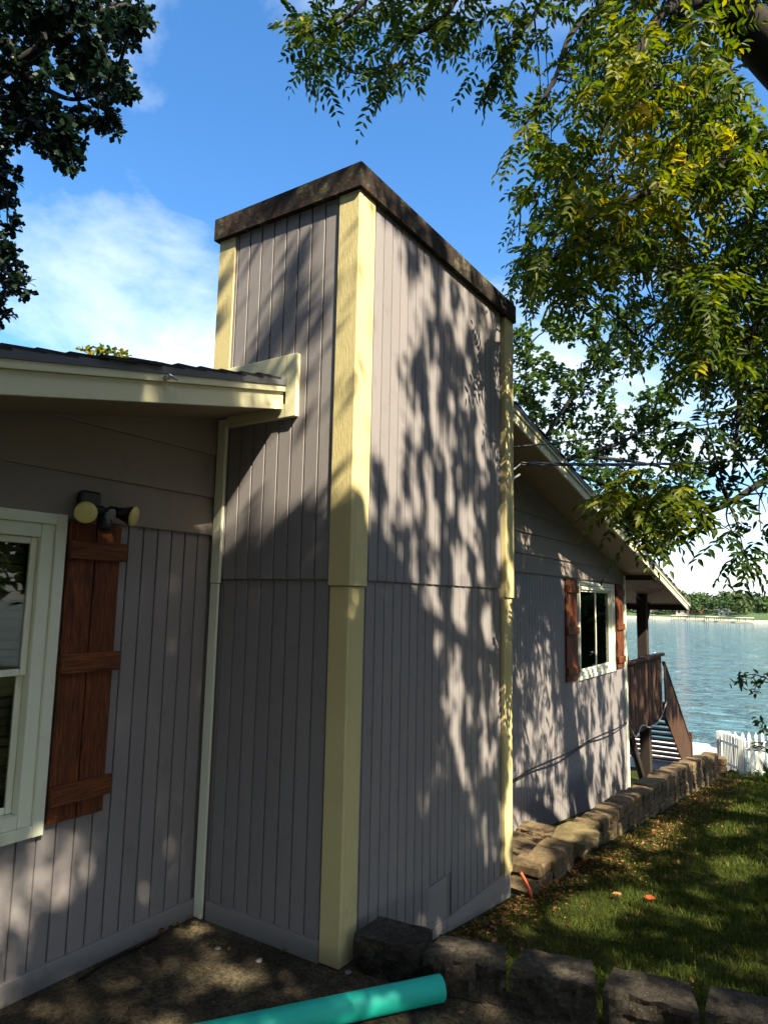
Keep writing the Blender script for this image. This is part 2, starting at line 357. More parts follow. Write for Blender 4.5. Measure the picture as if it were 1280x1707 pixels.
# concrete slab in front of the chimney
sx = np.linspace(-7, 0.34, 40); sy = np.linspace(-9, -0.0, 48)
V = []; F = []
for x in sx:
    for y in sy: V.append((x, y, 0.004*mnoise.noise(Vector((x*1.5, y*1.5, 0)))-0.006))
for i in range(len(sx)-1):
    for j in range(len(sy)-1): F.append((i*48+j, (i+1)*48+j, (i+1)*48+j+1, i*48+j+1))
struct(mesh('concrete_slab', V, F, M_slab, None, True))
# bright concrete landing between the stairs and the lake
struct(box('lake_patio', 11.6, 19.6, -0.95, 9.0, -2.45, -2.10, M_conc_bright, None, 0.01))
# lake and the far shore
lk = mesh('lake', [(17, -900, -8), (1500, -900, -8), (1500, 900, -8), (17, 900, -8)], [(0, 1, 2, 3)], M_lake); struct(lk)
def shore_x(y): return 470+0.35*(y+40)+14*math.sin(y*.021)+7*math.sin(y*.067+1)
V = []; F = []; ysh = np.arange(-420, 760, 10.0)
prof = [(-6, -9.5), (0, -7.9), (7, -6.4), (16, -5.2), (60, 0), (140, 6), (420, 14)]
for y in ysh:
    for dx, z in prof: V.append((shore_x(y)+dx, y, z + (2.5*mnoise.noise(Vector((y*.01, dx*.02, 0))) if dx > 30 else 0)))
k = len(prof)
for i in range(len(ysh)-1):
    for j in range(k-1): F.append((i*k+j, i*k+j+1, (i+1)*k+j+1, (i+1)*k+j))
hl = mesh('far_hills', V, F, M_far, None, True); struct(hl); hl.data.materials.append(M_sand)
for p in hl.data.polygons:
    if p.index % (k-1) < 2: p.material_index = 1
# woods on the far shore: one mass of crowns
FAR_WOODS = True

# ------------------------------------------------------------------ house
house = thing('house', 'taupe panelled house with cream trim and tall boxed chimney', 'house', (0, 0, 0))
def roof_top(x): return 3.255+0.213*x if x < RIDGE else 3.255+0.213*RIDGE-0.2005*(x-RIDGE)
TH = 0.205                                     # shingle top down to fascia bottom
def soffit(x): return roof_top(x)-TH+0.012
YR = -0.59                                     # rake overhang
def under_roof(poly, off=0.0):
    poly = clip(poly, -0.213, 1, 3.255-TH+0.02+off); a = 3.255+0.213*RIDGE+0.2005*RIDGE-TH+0.02+off
    return clip(poly, 0.2005, 1, a) if len(poly) > 2 else []
X0 = -5.0
WIN1 = (-1.93, -1.075, 0.78, 2.25); WIN2 = (7.56, 9.50, 0.80, 2.20)     # openings x0,x1,z0,z1
# wall core, in strips round the window openings
gw_parts = []
def strip(poly): return under_roof(poly)
bm = bmesh.new()
def addprism(bm, poly, y0, y1):
    f = [bm.verts.new((p[0], y0, p[1])) for p in poly]; g = [bm.verts.new((p[0], y1, p[1])) for p in poly]
    bm.faces.new(f); bm.faces.new(g[::-1])
    for i in range(len(poly)): j = (i+1) % len(poly); bm.faces.new((f[i], g[i], g[j], f[j]))
for (a, c_, z0, z1) in [(X0, WIN1[0], -2.2, 9), (WIN1[0], WIN1[1], -2.2, WIN1[2]), (WIN1[0], WIN1[1], WIN1[3], 9), (WIN1[1], WIN2[0], -2.2, 9),
                        (WIN2[0], WIN2[1], -2.2, WIN2[2]), (WIN2[0], WIN2[1], WIN2[3], 9), (WIN2[1], XE-.02, -2.2, 9)]:
    poly = under_roof([(a, z0), (c_, z0), (c_, z1), (a, z1)])
    if len(poly) > 2: addprism(bm, poly, 0.013, 0.13)
wall = bmobj('gable_wall', bm, M_core, house)
# the rest of the shell
bm = bmesh.new()
poly = under_roof([(X0, -2.2), (XE-.02, -2.2), (XE-.02, 9), (X0, 9)], 0.0); addprism(bm, poly, 6.9, 7.0)
bmbox(bm, XE-.14, XE-.02, 0.13, 6.9, -2.2, soffit(XE)); bmbox(bm, X0, X0+.1, 0.13, 6.9, -2.2, soffit(X0))
bmbox(bm, X0+.1, XE-.14, .13, 6.9, -0.5, -0.4)
bmobj('rear_walls', bm, M_siding, house)

PITCH_W = 0.1016
def plank_mesh(w, h, th=0.013):
    """one grooved board, base at z=0, face towards -y; origin on the front face's centre line"""
    bm = bmesh.new(); g = 0.0045; e = 0.003
    prof_ = [(-w/2+g, th), (-w/2+g, e), (-w/2+g+e*.8, 0), (w/2-g-e*.8, 0), (w/2-g, e), (w/2-g, th)]
    a = [bm.verts.new((x, y, 0)) for x, y in prof_]; b_ = [bm.verts.new((x, y, h)) for x, y in prof_]
    for i in range(6): j = (i+1) % 6; bm.faces.new((a[i], a[j], b_[j], b_[i]))
    bm.faces.new(a[::-1]); bm.faces.new(b_); fixn(bm)
    me = bpy.data.meshes.new('plank'); bm.to_mesh(me); bm.free(); me.materials.append(M_siding); return me
_pm = {}
def plank(parent, w, h, loc, rz=0):
    key = (round(w, 3), round(h, 3))
    if key not in _pm: _pm[key] = plank_mesh(*key)
    o = bpy.data.objects.new('plank', _pm[key]); C.objects.link(o); o.parent = parent
    o.location = (loc[0]+0, loc[1], loc[2]); o.rotation_euler = (0, 0, rz); return o
# left wall planks (grooves every 4 in), down to the baseboard
x = -0.018
while x > X0+0.2:
    c_ = x-PITCH_W/2; y = 0.0
    segs = [(0.085, ZL[0]+.03)]
    if WIN1[0]-.04 < c_ < WIN1[1]+.04: segs = [(0.085, WIN1[2]-.03)]
    for z0, z1 in segs: plank(wall, PITCH_W, z1-z0, (c_, rnd.uniform(-.0008, .0008), z0))
    x -= PITCH_W
box('baseboard', X0, -0.002, -0.020, 0.012, -0.03, 0.098, M_skirt, wall)
# lap boards above, both sides of the chimney
for i in range(len(ZL)-1):
    for xa, xb in ((X0, -0.004), (W+.3, XE-.05)):
        poly = under_roof([(xa, ZL[i]), (xb, ZL[i]), (xb, ZL[i+1]+.03), (xa, ZL[i+1]+.03)], -0.004)
        if len(poly) > 2: prism('lap_board', poly, -0.002+0.0*i, 0.012, M_sidingH, wall, y0b=-0.024)
# far wall: grooved panels too far off to pick apart, one sheet above and one below the joint
def siding_sheet(name, xa, xb, y, zf):
    bm = bmesh.new(); x = xa
    while x < xb-.02:
        x1 = min(x+PITCH_W, xb)
        for z0, z1 in zf((x+x1)/2): bmbox(bm, x+.004, x1-.004, y, y+.012, z0, z1)
        x += PITCH_W
    o = bmobj(name, bm, M_siding, wall); stuff(o); return o
siding_sheet('siding_panel', W+.05, XE-.06, -0.004, lambda c_: [(-0.17, WIN2[2]-.03)] if WIN2[0]-.06 < c_ < WIN2[1]+.06 else [(-0.17, ZL[0]+.03)])
siding_sheet('siding_panel', W+.05, XE-.06, 0.001, lambda c_: [(-2.1, -0.176)])
box('corner_board', XE-.10, XE+.012, -0.030, -0.002, -2.1, soffit(XE)-.02, M_window, wall)
box('corner_board', XE-.016, XE+.012, -0.001, 0.12, -2.1, soffit(XE)-.02, M_window, wall)
box('wall_trim', -0.022, -0.003, -0.095, -0.0265, 0.0, ZJ-.03, M_window, wall)      # corner against the chimney, lower
box('wall_trim', -0.027, -0.003, -0.102, -0.0265, ZJ-.026, soffit(0)-.02, M_window, wall)

# ---- chimney
cy1 = 0.07
bm = bmesh.new(); bmbox(bm, 0.031, W-.031, -D+.031, cy1-.03, -0.9, ZC0+.08)
chim = bmobj('chimney', bm, M_core, house)
# left face boards (normal -x)
PL = 0.1055; y0 = -0.948
def lplank(yc, z0, z1, xo): plank(chim, PL, z1-z0, (xo, yc, z0), -math.pi/2)
n = 9
for i in range(n):
    yc = y0+PL*(i+.5)
    if i < 9: lplank(yc, ZJ, ZC0, 0.005); lplank(yc, 0.088, ZJ-.008, 0.018)
box('baseboard', 0.0015, 0.030, -0.955, -0.10, -0.03, 0.098, M_skirt, chim)
# right face boards (normal -y)
PR = 0.0993; x0 = 0.189-PR*0
for i in range(-1, 20):
    a = x0+PR*i; c_ = a+PR/2; w = PR
    if i == -1: a = .150; w = .189-.150; c_ = .1695
    if c_+w/2 > 2.15: continue
    plank(chim, w, ZC0-ZJ, (c_, -D+.005, ZJ))
    if 0.95 < c_ < 1.27: plank(chim, w, ZJ-.008-0.10, (c_, -D+.018, 0.10))
    else: plank(chim, w, ZJ-.008+0.18, (c_, -D+.018, -0.18))
box('patch_panel', 0.955, 1.215, -D+.017, -D+.0305, -0.17, 0.085, M_skirt, chim)
box('skirt_board', 0.02, 1.22, -D+.016, -D+.030, -0.45, -0.176, M_skirt, chim)
box('skirt_board', 1.224, W-.01, -D+.014, -D+.030, -0.60, -0.186, M_skirt, chim)
# corner boards
def corner(z0, z1, off, wl=.142, wr=.162):
    box('corner_board', -off, 0.030, -D-off, -D+wl, z0, z1, M_cream, chim, 0.004)
    box('corner_board', 0.031, wr, -D-off+.001, -D+.030, z0, z1, M_cream, chim, 0.003)
corner(0.0, 1.972, -0.004, .138, .158); corner(1.976, ZC0-.001, 0.010)
for z0, z1, o_ in ((-0.20, 1.935, 0.0), (1.94, ZC0-.001, 0.014)):
    box('corner_board', 2.135, W+o_, -D-o_, -D+.030, z0, z1, M_cream, chim, 0.003)
    box('corner_board', W-.03, W+o_, -D+.031, -D+.14, z0, z1, M_cream, chim, 0.003)
box('corner_board', -0.004, 0.03, -0.077, cy1+.004, 3.30, ZC0-.001, M_cream, chim, 0.003)
# back and far sides of the chase
box('side_panel', W-.031, W-.010, -D+.14, cy1, -0.9, ZC0, M_siding, chim)
box('side_panel', 0.0, W-.032, cy1-.031, cy1, 3.0, ZC0, M_siding, chim)
# trim round the roof edge where it meets the chimney
box('roof_trim', -0.026, 0.010, -0.682, -0.597, 2.990, 3.385, M_creamH, chim)
box('roof_trim', -0.024, 0.010, -0.5965, -0.078, 3.215, 3.385, M_creamH, chim)
box('roof_trim', -0.024, 0.010, -0.5965, -0.1035, 2.990, 3.075, M_creamH, chim)
# cap: mitred weathered boards under a metal lid
o_ = 0.034; tcap = 0.045
def capboard(p):
    bm = bmesh.new(); a = [bm.verts.new((x, y, ZC0)) for x, y in p]; b_ = [bm.verts.new((x, y, ZC1)) for x, y in p]
    for i in range(4): j = (i+1) % 4; bm.faces.new((a[i], a[j], b_[j], b_[i]))
    bm.faces.new(a[::-1]); bm.faces.new(b_)
    bmesh.ops.bevel(bm, geom=list(bm.edges), offset=0.003, segments=1, affect='EDGES'); bmobj('cap_board', bm, M_cap, chim)
xa, xb, ya, yb = -o_, W+o_, -D-o_, cy1+o_; i_ = tcap
capboard([(xa, yb), (xa, ya), (xa+i_, ya+i_), (xa+i_, yb-i_)]); capboard([(xa+.001, ya), (xb, ya), (xb-i_, ya+i_), (xa+i_+.001, ya+i_)])
capboard([(xb, ya+.001), (xb, yb), (xb-i_, yb-i_), (xb-i_, ya+i_+.001)]); capboard([(xb-.001, yb), (xa+.001, yb), (xa+i_+.001, yb-i_), (xb-i_-.001, yb-i_)])
box('cap_lid', xa+i_-.005, xb-i_+.005, ya+i_-.005, yb-i_+.005, ZC1-.05, ZC1-.02, M_drip, chim)

# ---- roof
XP = 13.70                                     # eave of the porch roof
bm = bmesh.new()
def roofslab(bm, xa, xb, ya, yb, t0, t1):
    for x_, z_ in ((xa, roof_top(xa)), (xb, roof_top(xb))): pass
    v = []
    for y in (ya, yb):
        for x_ in (xa, xb): v += [bm.verts.new((x_, y, roof_top(x_)-t0)), bm.verts.new((x_, y, roof_top(x_)-t1))]
    a0, a1, b0, b1, c0, c1, d0, d1 = v
    for f in ((a0, b0, d0, c0), (a1, c1, d1, b1), (a0, a1, b1, b0), (c0, d0, d1, c1), (a0, c0, c1, a1), (b0, b1, d1, d0)): bm.faces.new(f)
for xa, xb, ya, yb in ((X0-.5, -0.03, YR+.03, 7.2), (-0.03, RIDGE, cy1+.06, 7.2), (W+.05, RIDGE, YR+.03, cy1+.06), (RIDGE, XP, YR+.03, 7.2)):
    roofslab(bm, xa, xb, ya, yb, 0.03, 0.07)
roof = bmobj('roof', bm, M_drip, house)
# shingle courses, their butts and rake ends ragged
smesh = {}
def shingle(xc, ya, yb, slope):
    k = (round(yb-ya, 2), rnd.randrange(5))
    if k not in smesh:
        L_ = yb-ya; bm = bmesh.new(); f = []; g = []; nn = 5
        e = [(-.10, .0), (.10, .0)]
        j0 = rnd.uniform(-.012, .012)
        vs_ = bmbox(bm, -.095, .095, j0, L_, 0.0, 0.011+rnd.uniform(0, .005))
        vs_[4].co.z += rnd.uniform(-.003, .004); vs_[5].co.z += rnd.uniform(-.003, .006)
        fixn(bm); me = bpy.data.meshes.new('shingle'); bm.to_mesh(me); bm.free(); me.materials.append(M_shingle); smesh[k] = me
    o = bpy.data.objects.new('shingle', smesh[k]); C.objects.link(o); o.parent = roof
    o.location = (xc, ya, roof_top(xc)-0.022+rnd.uniform(-.002, .003))
    o.rotation_euler = (0, -math.atan(slope)+(-0.06 if slope > 0 else 0.06)*-1, 0); return o
x = X0-.4
while x < XP+.03:
    s = 0.213 if x < RIDGE else -0.2005
    if x < -0.10: shingle(x, YR-.035, 7.2, s)
    elif x < W+.15: shingle(x, cy1+.06, 7.2, s)
    else: shingle(x, YR-.035, 7.2, s)
    x += 0.145
# rake boards: grey drip edge, cream shadow board, cream fascia
def rake(name, xa, xb, ya, yb, t0, t1, mat, parent):
    bm = bmesh.new(); cxx = (xa+xb)/2; zz = roof_top(cxx); v = []
    for y in (ya, yb):
        for x_ in (xa, xb): v += [bm.verts.new((x_-cxx, y, roof_top(x_)-t0-zz)), bm.verts.new((x_-cxx, y, roof_top(x_)-t1-zz))]
    a0, a1, b0, b1, c0, c1, d0, d1 = v
    for f in ((a0, b0, d0, c0), (a1, c1, d1, b1), (a0, a1, b1, b0), (c0, d0, d1, c1), (a0, c0, c1, a1), (b0, b1, d1, d0)): bm.faces.new(f)
    o = bmobj(name, bm, mat, parent); o.location = (cxx, 0, zz); return o
for xa, xb in ((X0-.5, -.031), (W+.02, RIDGE), (RIDGE, XP)):
    rake('drip_edge', xa, xb, YR-.022, YR+.028, 0.014, 0.060, M_drip, roof)
    rake('shadow_board', xa, xb, YR-.014, YR+.028, 0.061, 0.098, M_creamH, roof)
    rake('fascia', xa, xb, YR+.004, YR+.029, 0.100, TH, M_creamH, roof)
rake('soffit', X0-.5, -.031, YR+.030, 0.0125, TH-.022, TH-.012, M_soffit, roof)
rake('soffit', W+.02, RIDGE, YR+.030, 0.0125, TH-.022, TH-.012, M_soffit, roof); rake('soffit', RIDGE, XE+.12, YR+.030, 0.0125, TH-.022, TH-.012, M_soffit, roof)
# porch ceiling boards run across, and the eave beam
x = XE+.13
while x < XP-.16:
    rake('ceiling_board', x, x+.136, YR+.031, 6.5, 0.085, 0.105, M_porch, roof); x += .14
box('eave_beam', XP-.14, XP-.02, YR+.002, 6.8, 1.80, 1.97, M_deckdark, roof); 
box('soffit_end', XE+.06, XE+.125, YR+.03, 6.8, roof_top(XE)-.30, roof_top(XE)-.11, M_deckdark, roof)
box('gutter', XP-.005, XP+.10, YR-.02, 6.8, roof_top(XP)-.13, roof_top(XP)-.03, M_drip, roof, .01)
# ---- windows
def window(x0, x1, z0, z1, cw, vertical):
    w = box('window', x0-cw, x0, -0.030, 0.011, z0-cw, z1+cw, M_window, house, .004)   # left casing carries the rest
    lx, ly, lz = w.location
    def bx(name, a, b_, c_, d_, e, f, m, par=w, bev=.003):
        o = box(name, a-lx, b_-lx, c_-ly, d_-ly, e-lz, f-lz, m, par, bev); return o
    bx('casing', x1, x1+cw, -0.030, 0.011, z0-cw, z1+cw, M_window)
    bx('casing', x0+.001, x1-.001, -0.0295, 0.011, z1, z1+cw-.001, M_window); bx('casing', x0+.001, x1-.001, -0.0295, 0.011, z0-cw+.001, z0, M_window)
    j = 0.07                                   # inner frame, stepped back
    for a, b_, c_, d_ in ((x0, x0+j, z0, z1), (x1-j, x1, z0, z1), (x0+j, x1-j, z1-j, z1), (x0+j, x1-j, z0, z0+j*.9)):
        bx('frame', a+.001, b_-.001, -0.012, 0.05, c_+.001, d_-.001, M_window)
    s = 0.035
    a, b_, c_, d_ = x0+j, x1-j, z0+j*.9, z1-j
    if not vertical:
        zm = (z0+z1)/2
        for (e, f, yy) in ((zm-.018, d_, 0.016), (c_, zm+.018, 0.042)):
            for q in ((a, a+s, e, f), (b_-s, b_, e, f), (a+s, b_-s, f-s, f), (a+s, b_-s, e, e+s)):
                bx('sash', q[0]+.001, q[1]-.001, yy, yy+.022, q[2]+.001, q[3]-.001, M_window)
            bx('pane', a+s-.004, b_-s+.004, yy+.009, yy+.013, e+s-.004, f-s+.004, M_glass, w, 0)
        z = c_+.03
        while z < d_: bx('blind_slat', a, b_, 0.105, 0.125, z, z+.042, M_blind, w, .006); z += .047
    else:
        xm = (x0+x1)/2
        for (e, f, yy) in ((a, xm+.02, 0.012), (xm-.02, b_, 0.036)):
            for q in ((e, e+s, c_, d_), (f-s, f, c_, d_), (e+s, f-s, d_-s, d_), (e+s, f-s, c_, c_+s)):
                bx('sash', q[0]+.001, q[1]-.001, yy, yy+.022, q[2]+.001, q[3]-.001, M_window)
            bx('pane', e+s-.004, f-s+.004, yy+.009, yy+.013, c_+s-.004, d_-s+.004, M_glass, w, 0)
    bx('room_back', x0-.2, x1+.2, 0.9, 0.92, z0-.3, z1+.3, M_dark, w, 0)
    return w
window(*WIN1, 0.056, False); window(*WIN2, 0.06, True)
# ---- shutters
def shutter(xa, xb, z0, z1, nb, batt, bh):
    bw = (xb-xa)/nb
    s = box('shutter', xa+.01, xb-.01, -0.010, -0.0055, z0+.01, z1-.01, M_shutter, house, 0)
    lx, ly, lz = s.location
    for i in range(nb):
        dz = rnd.uniform(-.004, .004)
        o = box('board', xa+i*bw+.004-lx, xa+(i+1)*bw-.004-lx, -0.034-ly, -0.011-ly, z0+dz-lz, z1+dz-lz, M_shutter, s, .004)
    for zc_ in batt:
        dz = rnd.uniform(-.01, .01); o = box('batten', xa+.002-lx, xb+.022-lx, -0.060-ly, -0.0345-ly, zc_-bh/2-lz, zc_+bh/2-lz, M_shutterH, s, .005)
        o.rotation_euler = (0, rnd.uniform(-.012, .012), 0)
shutter(-1.008, -0.692, 0.765, 2.275, 2, (2.13, 1.545, 0.90), 0.10)
shutter(6.88, 7.40, 0.77, 2.275, 3, (2.12, 1.50, 0.92), 0.11); shutter(9.66, 10.13, 0.77, 2.275, 3, (2.12, 1.50, 0.92), 0.11)

# ------------------------------------------------------------------ flood light above the shutter
fl = thing('flood_light', 'black twin flood light with yellowed lenses above the near shutter', 'flood light', (-0.92, -0.03, 2.33))
L0 = np.array([-0.92, -0.03, 2.33])
def fbox(name, c_, s, m, par=fl, bev=.012):
    c_ = np.array(c_)-L0; return box(name, c_[0]-s[0]/2, c_[0]+s[0]/2, c_[1]-s[1]/2, c_[1]+s[1]/2, c_[2]-s[2]/2, c_[2]+s[2]/2, m, par, bev)
fbox('base', (-0.925, -0.055, 2.385), (0.115, 0.055, 0.115), M_black); fbox('knuckle', (-0.905, -0.105, 2.335), (0.07, 0.06, 0.06), M_black)
def lathe(name, org, axis, prof_, m, par, seg=24):
    ax = np.array(axis, float); ax /= np.linalg.norm(ax); a = np.cross(ax, (0.1, .2, 1)); a /= np.linalg.norm(a); b_ = np.cross(ax, a)
    V = []; F = []; org = np.array(org)-L0
    for d_, r in prof_:
        for k in range(seg): an = 2*math.pi*k/seg; V.append(org+ax*d_+r*(math.cos(an)*a+math.sin(an)*b_))
    for i in range(len(prof_)-1):
        for k in range(seg): k2 = (k+1) % seg; F.append((i*seg+k, i*seg+k2, (i+1)*seg+k2, (i+1)*seg+k))
    F.append(tuple(range(seg))[::-1]); F.append(tuple(range((len(prof_)-1)*seg, len(prof_)*seg)))
    return mesh(name, V, F, m, par, False)
for lc, ax in (((-1.005, -0.155, 2.315), (-0.55, -0.80, -0.16)), ((-0.725, -0.165, 2.325), (0.55, -0.78, -0.22))):
    lc = np.array(lc); ax = np.array(ax)/np.linalg.norm(ax)
    h = lathe('lamp_housing', lc-ax*.145, ax, [(0, .016), (.01, .026), (.06, .030), (.10, .040), (.132, .054), (.140, .055)], M_black, fl)
    ln = lathe('lens', lc-ax*.145, ax, [(.1405, .056), (.150, .056), (.157, .050), (.162, .034), (.164, .012)], M_lens, h)
    tubes('arm', [([np.array((-0.91, -0.10, 2.34))-L0, (lc-ax*.14)-L0], [.013, .013])], M_black, fl)
sens = lathe('sensor', (-0.885, -0.125, 2.31), (0.15, -0.35, -1.0), [(0, .022), (.012, .036), (.055, .040), (.07, .033), (.082, .015)], M_black, fl)
lathe('sensor_hood', (-0.872, -0.158, 2.318), (0.35, -0.9, -.35), [(0, .034), (.014, .036), (.018, .03)], M_grey, sens)
# small insulator on the fascia
ic = np.array([-0.93, YR-.02, roof_top(-0.93)-.085])
cl = tag(tubes('cable_clip', [([ic, ic+(0.012, -.03, .006)], [.013, .011]), ([ic+(0.0, -.03, .012), ic+(.05, -.035, .003)], [.010, .008])], M_alu), 'small metal cable clip on the left rake board', 'clip')

# ------------------------------------------------------------------ pipe, blocks, slab litter
p0 = np.array([0.072, -1.655, 0.058]); p1 = np.array([-0.60, -1.19, 0.058]); dr = (p1-p0)/np.linalg.norm(p1-p0)
L0 = np.zeros(3)
pipe = lathe('plastic_pipe', p0, dr, [(0.003, .050), (0.0, .0535), (0.0, .0575), (0.004, .0585), (2.6, .0585), (2.6, .05)], M_pipe, None, 40)
pipe.data.shade_smooth(); tag(pipe, 'teal green plastic pipe lying on the concrete slab', 'pipe')
for p in pipe.data.polygons:
    if abs(np.array(p.normal)@dr) > .5: p.use_smooth = False

def rough_block(name, pts, z0, z1, mat, parent, seed, rough=0.024, cut=0.009, nx=14, nz=7, top_back=None):
    """a split-faced block: plan is a quad (front-left, front-right, back-right, back-left); the front bulges and is broken"""
    bm = bmesh.new(); fl_, fr_, br_, bl_ = [np.array(p, float) for p in pts]
    nd = 4; grid = {}
    nrm = np.array([fl_[1]-fr_[1], fr_[0]-fl_[0]]); nrm /= np.linalg.norm(nrm); nrm = -nrm if nrm@((fl_+fr_)/2-(bl_+br_)/2) < 0 else nrm
    for i in range(nx+1):
        for j in range(nd+1):
            for k_ in range(nz+1):
                if not (i in (0, nx) or j in (0, nd) or k_ in (0, nz)): continue
                s, q, h = i/nx, j/nd, k_/nz
                P = (fl_*(1-s)+fr_*s)*(1-q)+(bl_*(1-s)+br_*s)*q; z = z0+(z1-z0)*h
                fro = max(0, 1-q*2.2)
                nn_ = mnoise.fractal(Vector((P[0]*14+seed*7.1, P[1]*14, z*14)), 1.0, 2.0, 4)
                edge = min(s, 1-s)*nx
                P = P+nrm*(rough*nn_*fro*1.6) - nrm*(cut*fro*max(0, 1-edge)*.6) - nrm*cut*.5*fro*(1 if k_ == nz else 0)
                z += rough*.5*mnoise.noise(Vector((P[0]*9+seed, P[1]*9, 2)))*(1 if k_ == nz else 0)
                grid[i, j, k_] = bm.verts.new((P[0], P[1], z))
    def quad(a, b_, c_, d_): bm.faces.new([grid[q] for q in (a, b_, c_, d_)])
    for i in range(nx):
        for k_ in range(nz): quad((i,0,k_),(i+1,0,k_),(i+1,0,k_+1),(i,0,k_+1)); quad((i,nd,k_),(i,nd,k_+1),(i+1,nd,k_+1),(i+1,nd,k_))
        for j in range(nd): quad((i,j,nz),(i+1,j,nz),(i+1,j+1,nz),(i,j+1,nz)); quad((i,j,0),(i,j+1,0),(i+1,j+1,0),(i+1,j,0))
    for j in range(nd):
        for k_ in range(nz): quad((0,j,k_),(0,j,k_+1),(0,j+1,k_+1),(0,j+1,k_)); quad((nx,j,k_),(nx,j+1,k_),(nx,j+1,k_+1),(nx,j,k_+1))
    o = bmobj(name, bm, mat, parent); return o
edging = thing('block_edging', 'row of dark split-faced concrete blocks edging the slab and lawn', 'block edging', (0.3, -2.2, 0))
fronts = [((0.055, -1.155), (0.105, -1.520), 0.175), ((0.10, -1.545), (0.205, -1.925), 0.165), ((0.215, -1.955), (0.295, -2.325), 0.17), ((0.305, -2.365), (0.375, -2.745), 0.165), ((0.39, -2.78), (0.46, -3.16), 0.17), ((0.48, -3.2), (0.52, -3.58), 0.165)]
for i, (a, c_, h) in enumerate(fronts):
    a = np.array(a); c_ = np.array(c_); al = (c_-a)/np.linalg.norm(c_-a); back = np.array([-al[1], al[0]]); back = back if back[0] > 0 else -back
    dpt = 0.235; ins = 0.035; a = a-al*.008; c_ = c_+al*.008
    o = rough_block('block', (a, c_, c_+back*dpt-al*ins, a+back*dpt+al*ins), -0.02, h, M_block, None, i)
    o.parent = edging; o.matrix_parent_inverse = Matrix.Translation((-0.3, 2.2, 0))
    o.rotation_euler = (0, 0, 0)

# ------------------------------------------------------------------ retaining wall along the house
rw = thing('retaining_wall', 'stepped tan block retaining wall running from the chimney to the lake', 'retaining wall', (0, 0, 0))
wb = {}
def wall_block(xc, yf, z0, w, h, dpt, rz):
    k = (rnd.randrange(6), round(w, 2), round(h, 2))
    if k not in wb:
        bm = bmesh.new(); vs_ = bmbox(bm, -w/2+.006, w/2-.006, 0, dpt, 0, h-.006)
        bmesh.ops.bevel(bm, geom=[e for e in bm.edges], offset=0.015, segments=1, affect='EDGES')
        bmesh.ops.subdivide_edges(bm, edges=[e for e in bm.edges if e.calc_length() > .08], cuts=1, use_grid_fill=True)
        for v_ in bm.verts:
            v_.co += Vector((rnd.uniform(-.005, .005), rnd.uniform(-.008, .005), rnd.uniform(-.004, .004)))
        fixn(bm); me = bpy.data.meshes.new('block'); bm.to_mesh(me); bm.free(); me.materials.append(M_wallblock); wb[k] = me
    o = bpy.data.objects.new('block', wb[k]); C.objects.link(o); o.parent = rw; o.location = (xc, yf, z0); o.rotation_euler = (rnd.uniform(-.015, .015), rnd.uniform(-.012, .012), rz)
def ztop(x): return float(np.interp(x, [2.3, 3.5, 3.6, 4.7, 7.7, 9.6, 11.5, 13.2], [-0.22, -0.30, -0.40, -0.42, -0.60, -0.74, -0.95, -1.16]))
def yfront(x): return float(np.interp(x, [2.3, 3.55, 3.56, 8, 13.3], [-1.215, -1.215, -1.10, -1.10, -1.12]))
xw = 2.36; ci = 0
while xw < 13.2:
    w = rnd.choice((0.26, 0.28, 0.30)); xc = xw+w/2; zt = ztop(xc)+rnd.uniform(-.022, .022); yf = yfront(xc)+rnd.uniform(-.018, .018); h = 0.155; top = zt
    if ci == 0: top -= .12; yf += .0
    first = True
    while top > lawn_z(xc, -1.2)-.05:
        hh = h*(.62 if (first and ci % 2) else 1.0); wall_block(xc, yf+rnd.uniform(-.008, .008)-(zt-top)*.06, top-hh, w, hh, 0.27, rnd.uniform(-.05, .05)); top -= hh; first = False
    xw += w+.003; ci += 1
    if abs(xw-3.45) < .12: xw = 3.60
# pale end blocks
for j in range(4): wall_block(13.55, -1.22, -1.42-.155*j, .3, .155, .3, .3)
fs_poly = [(-.36, -.17), (-.12, -.24), (.16, -.21), (.37, -.12), (.34, .14), (.05, .2), (-.30, .17)]
bm = bmesh.new(); a = [bm.verts.new((x, y, 0)) for x, y in fs_poly]; b_ = [bm.verts.new((x*.97, y*.97, .045+rnd.uniform(-.006, .006))) for x, y in fs_poly]
for i in range(7): j = (i+1) % 7; bm.faces.new((a[i], a[j], b_[j], b_[i]))
bm.faces.new(a[::-1]); bm.faces.new(b_); bmesh.ops.bevel(bm, geom=list(bm.edges), offset=.008, segments=1, affect='EDGES')
fsn = bmobj('flagstone', bm, M_flag); fsn.location = (3.86, -1.09, -0.355); fsn.rotation_euler = (.05, .03, .1); tag(fsn, 'loose flat flagstone lying on top of the retaining wall', 'flagstone')
st = rough_block('stone_step', ((4.9, -.62), (5.0, -.02), (5.35, -.02), (5.3, -.62)), -0.95, -0.76, M_wallblock, None, 21); tag(st, 'low stone step between the far wall and the retaining wall', 'step')
dp = mesh('dirt_path', [(2.3, -1.0, -.62), (5.0, -1.0, -.80), (5.0, 0.0, -.80), (2.3, 0.0, -.62)], [(0, 1, 2, 3)], M_dirt); struct(dp)

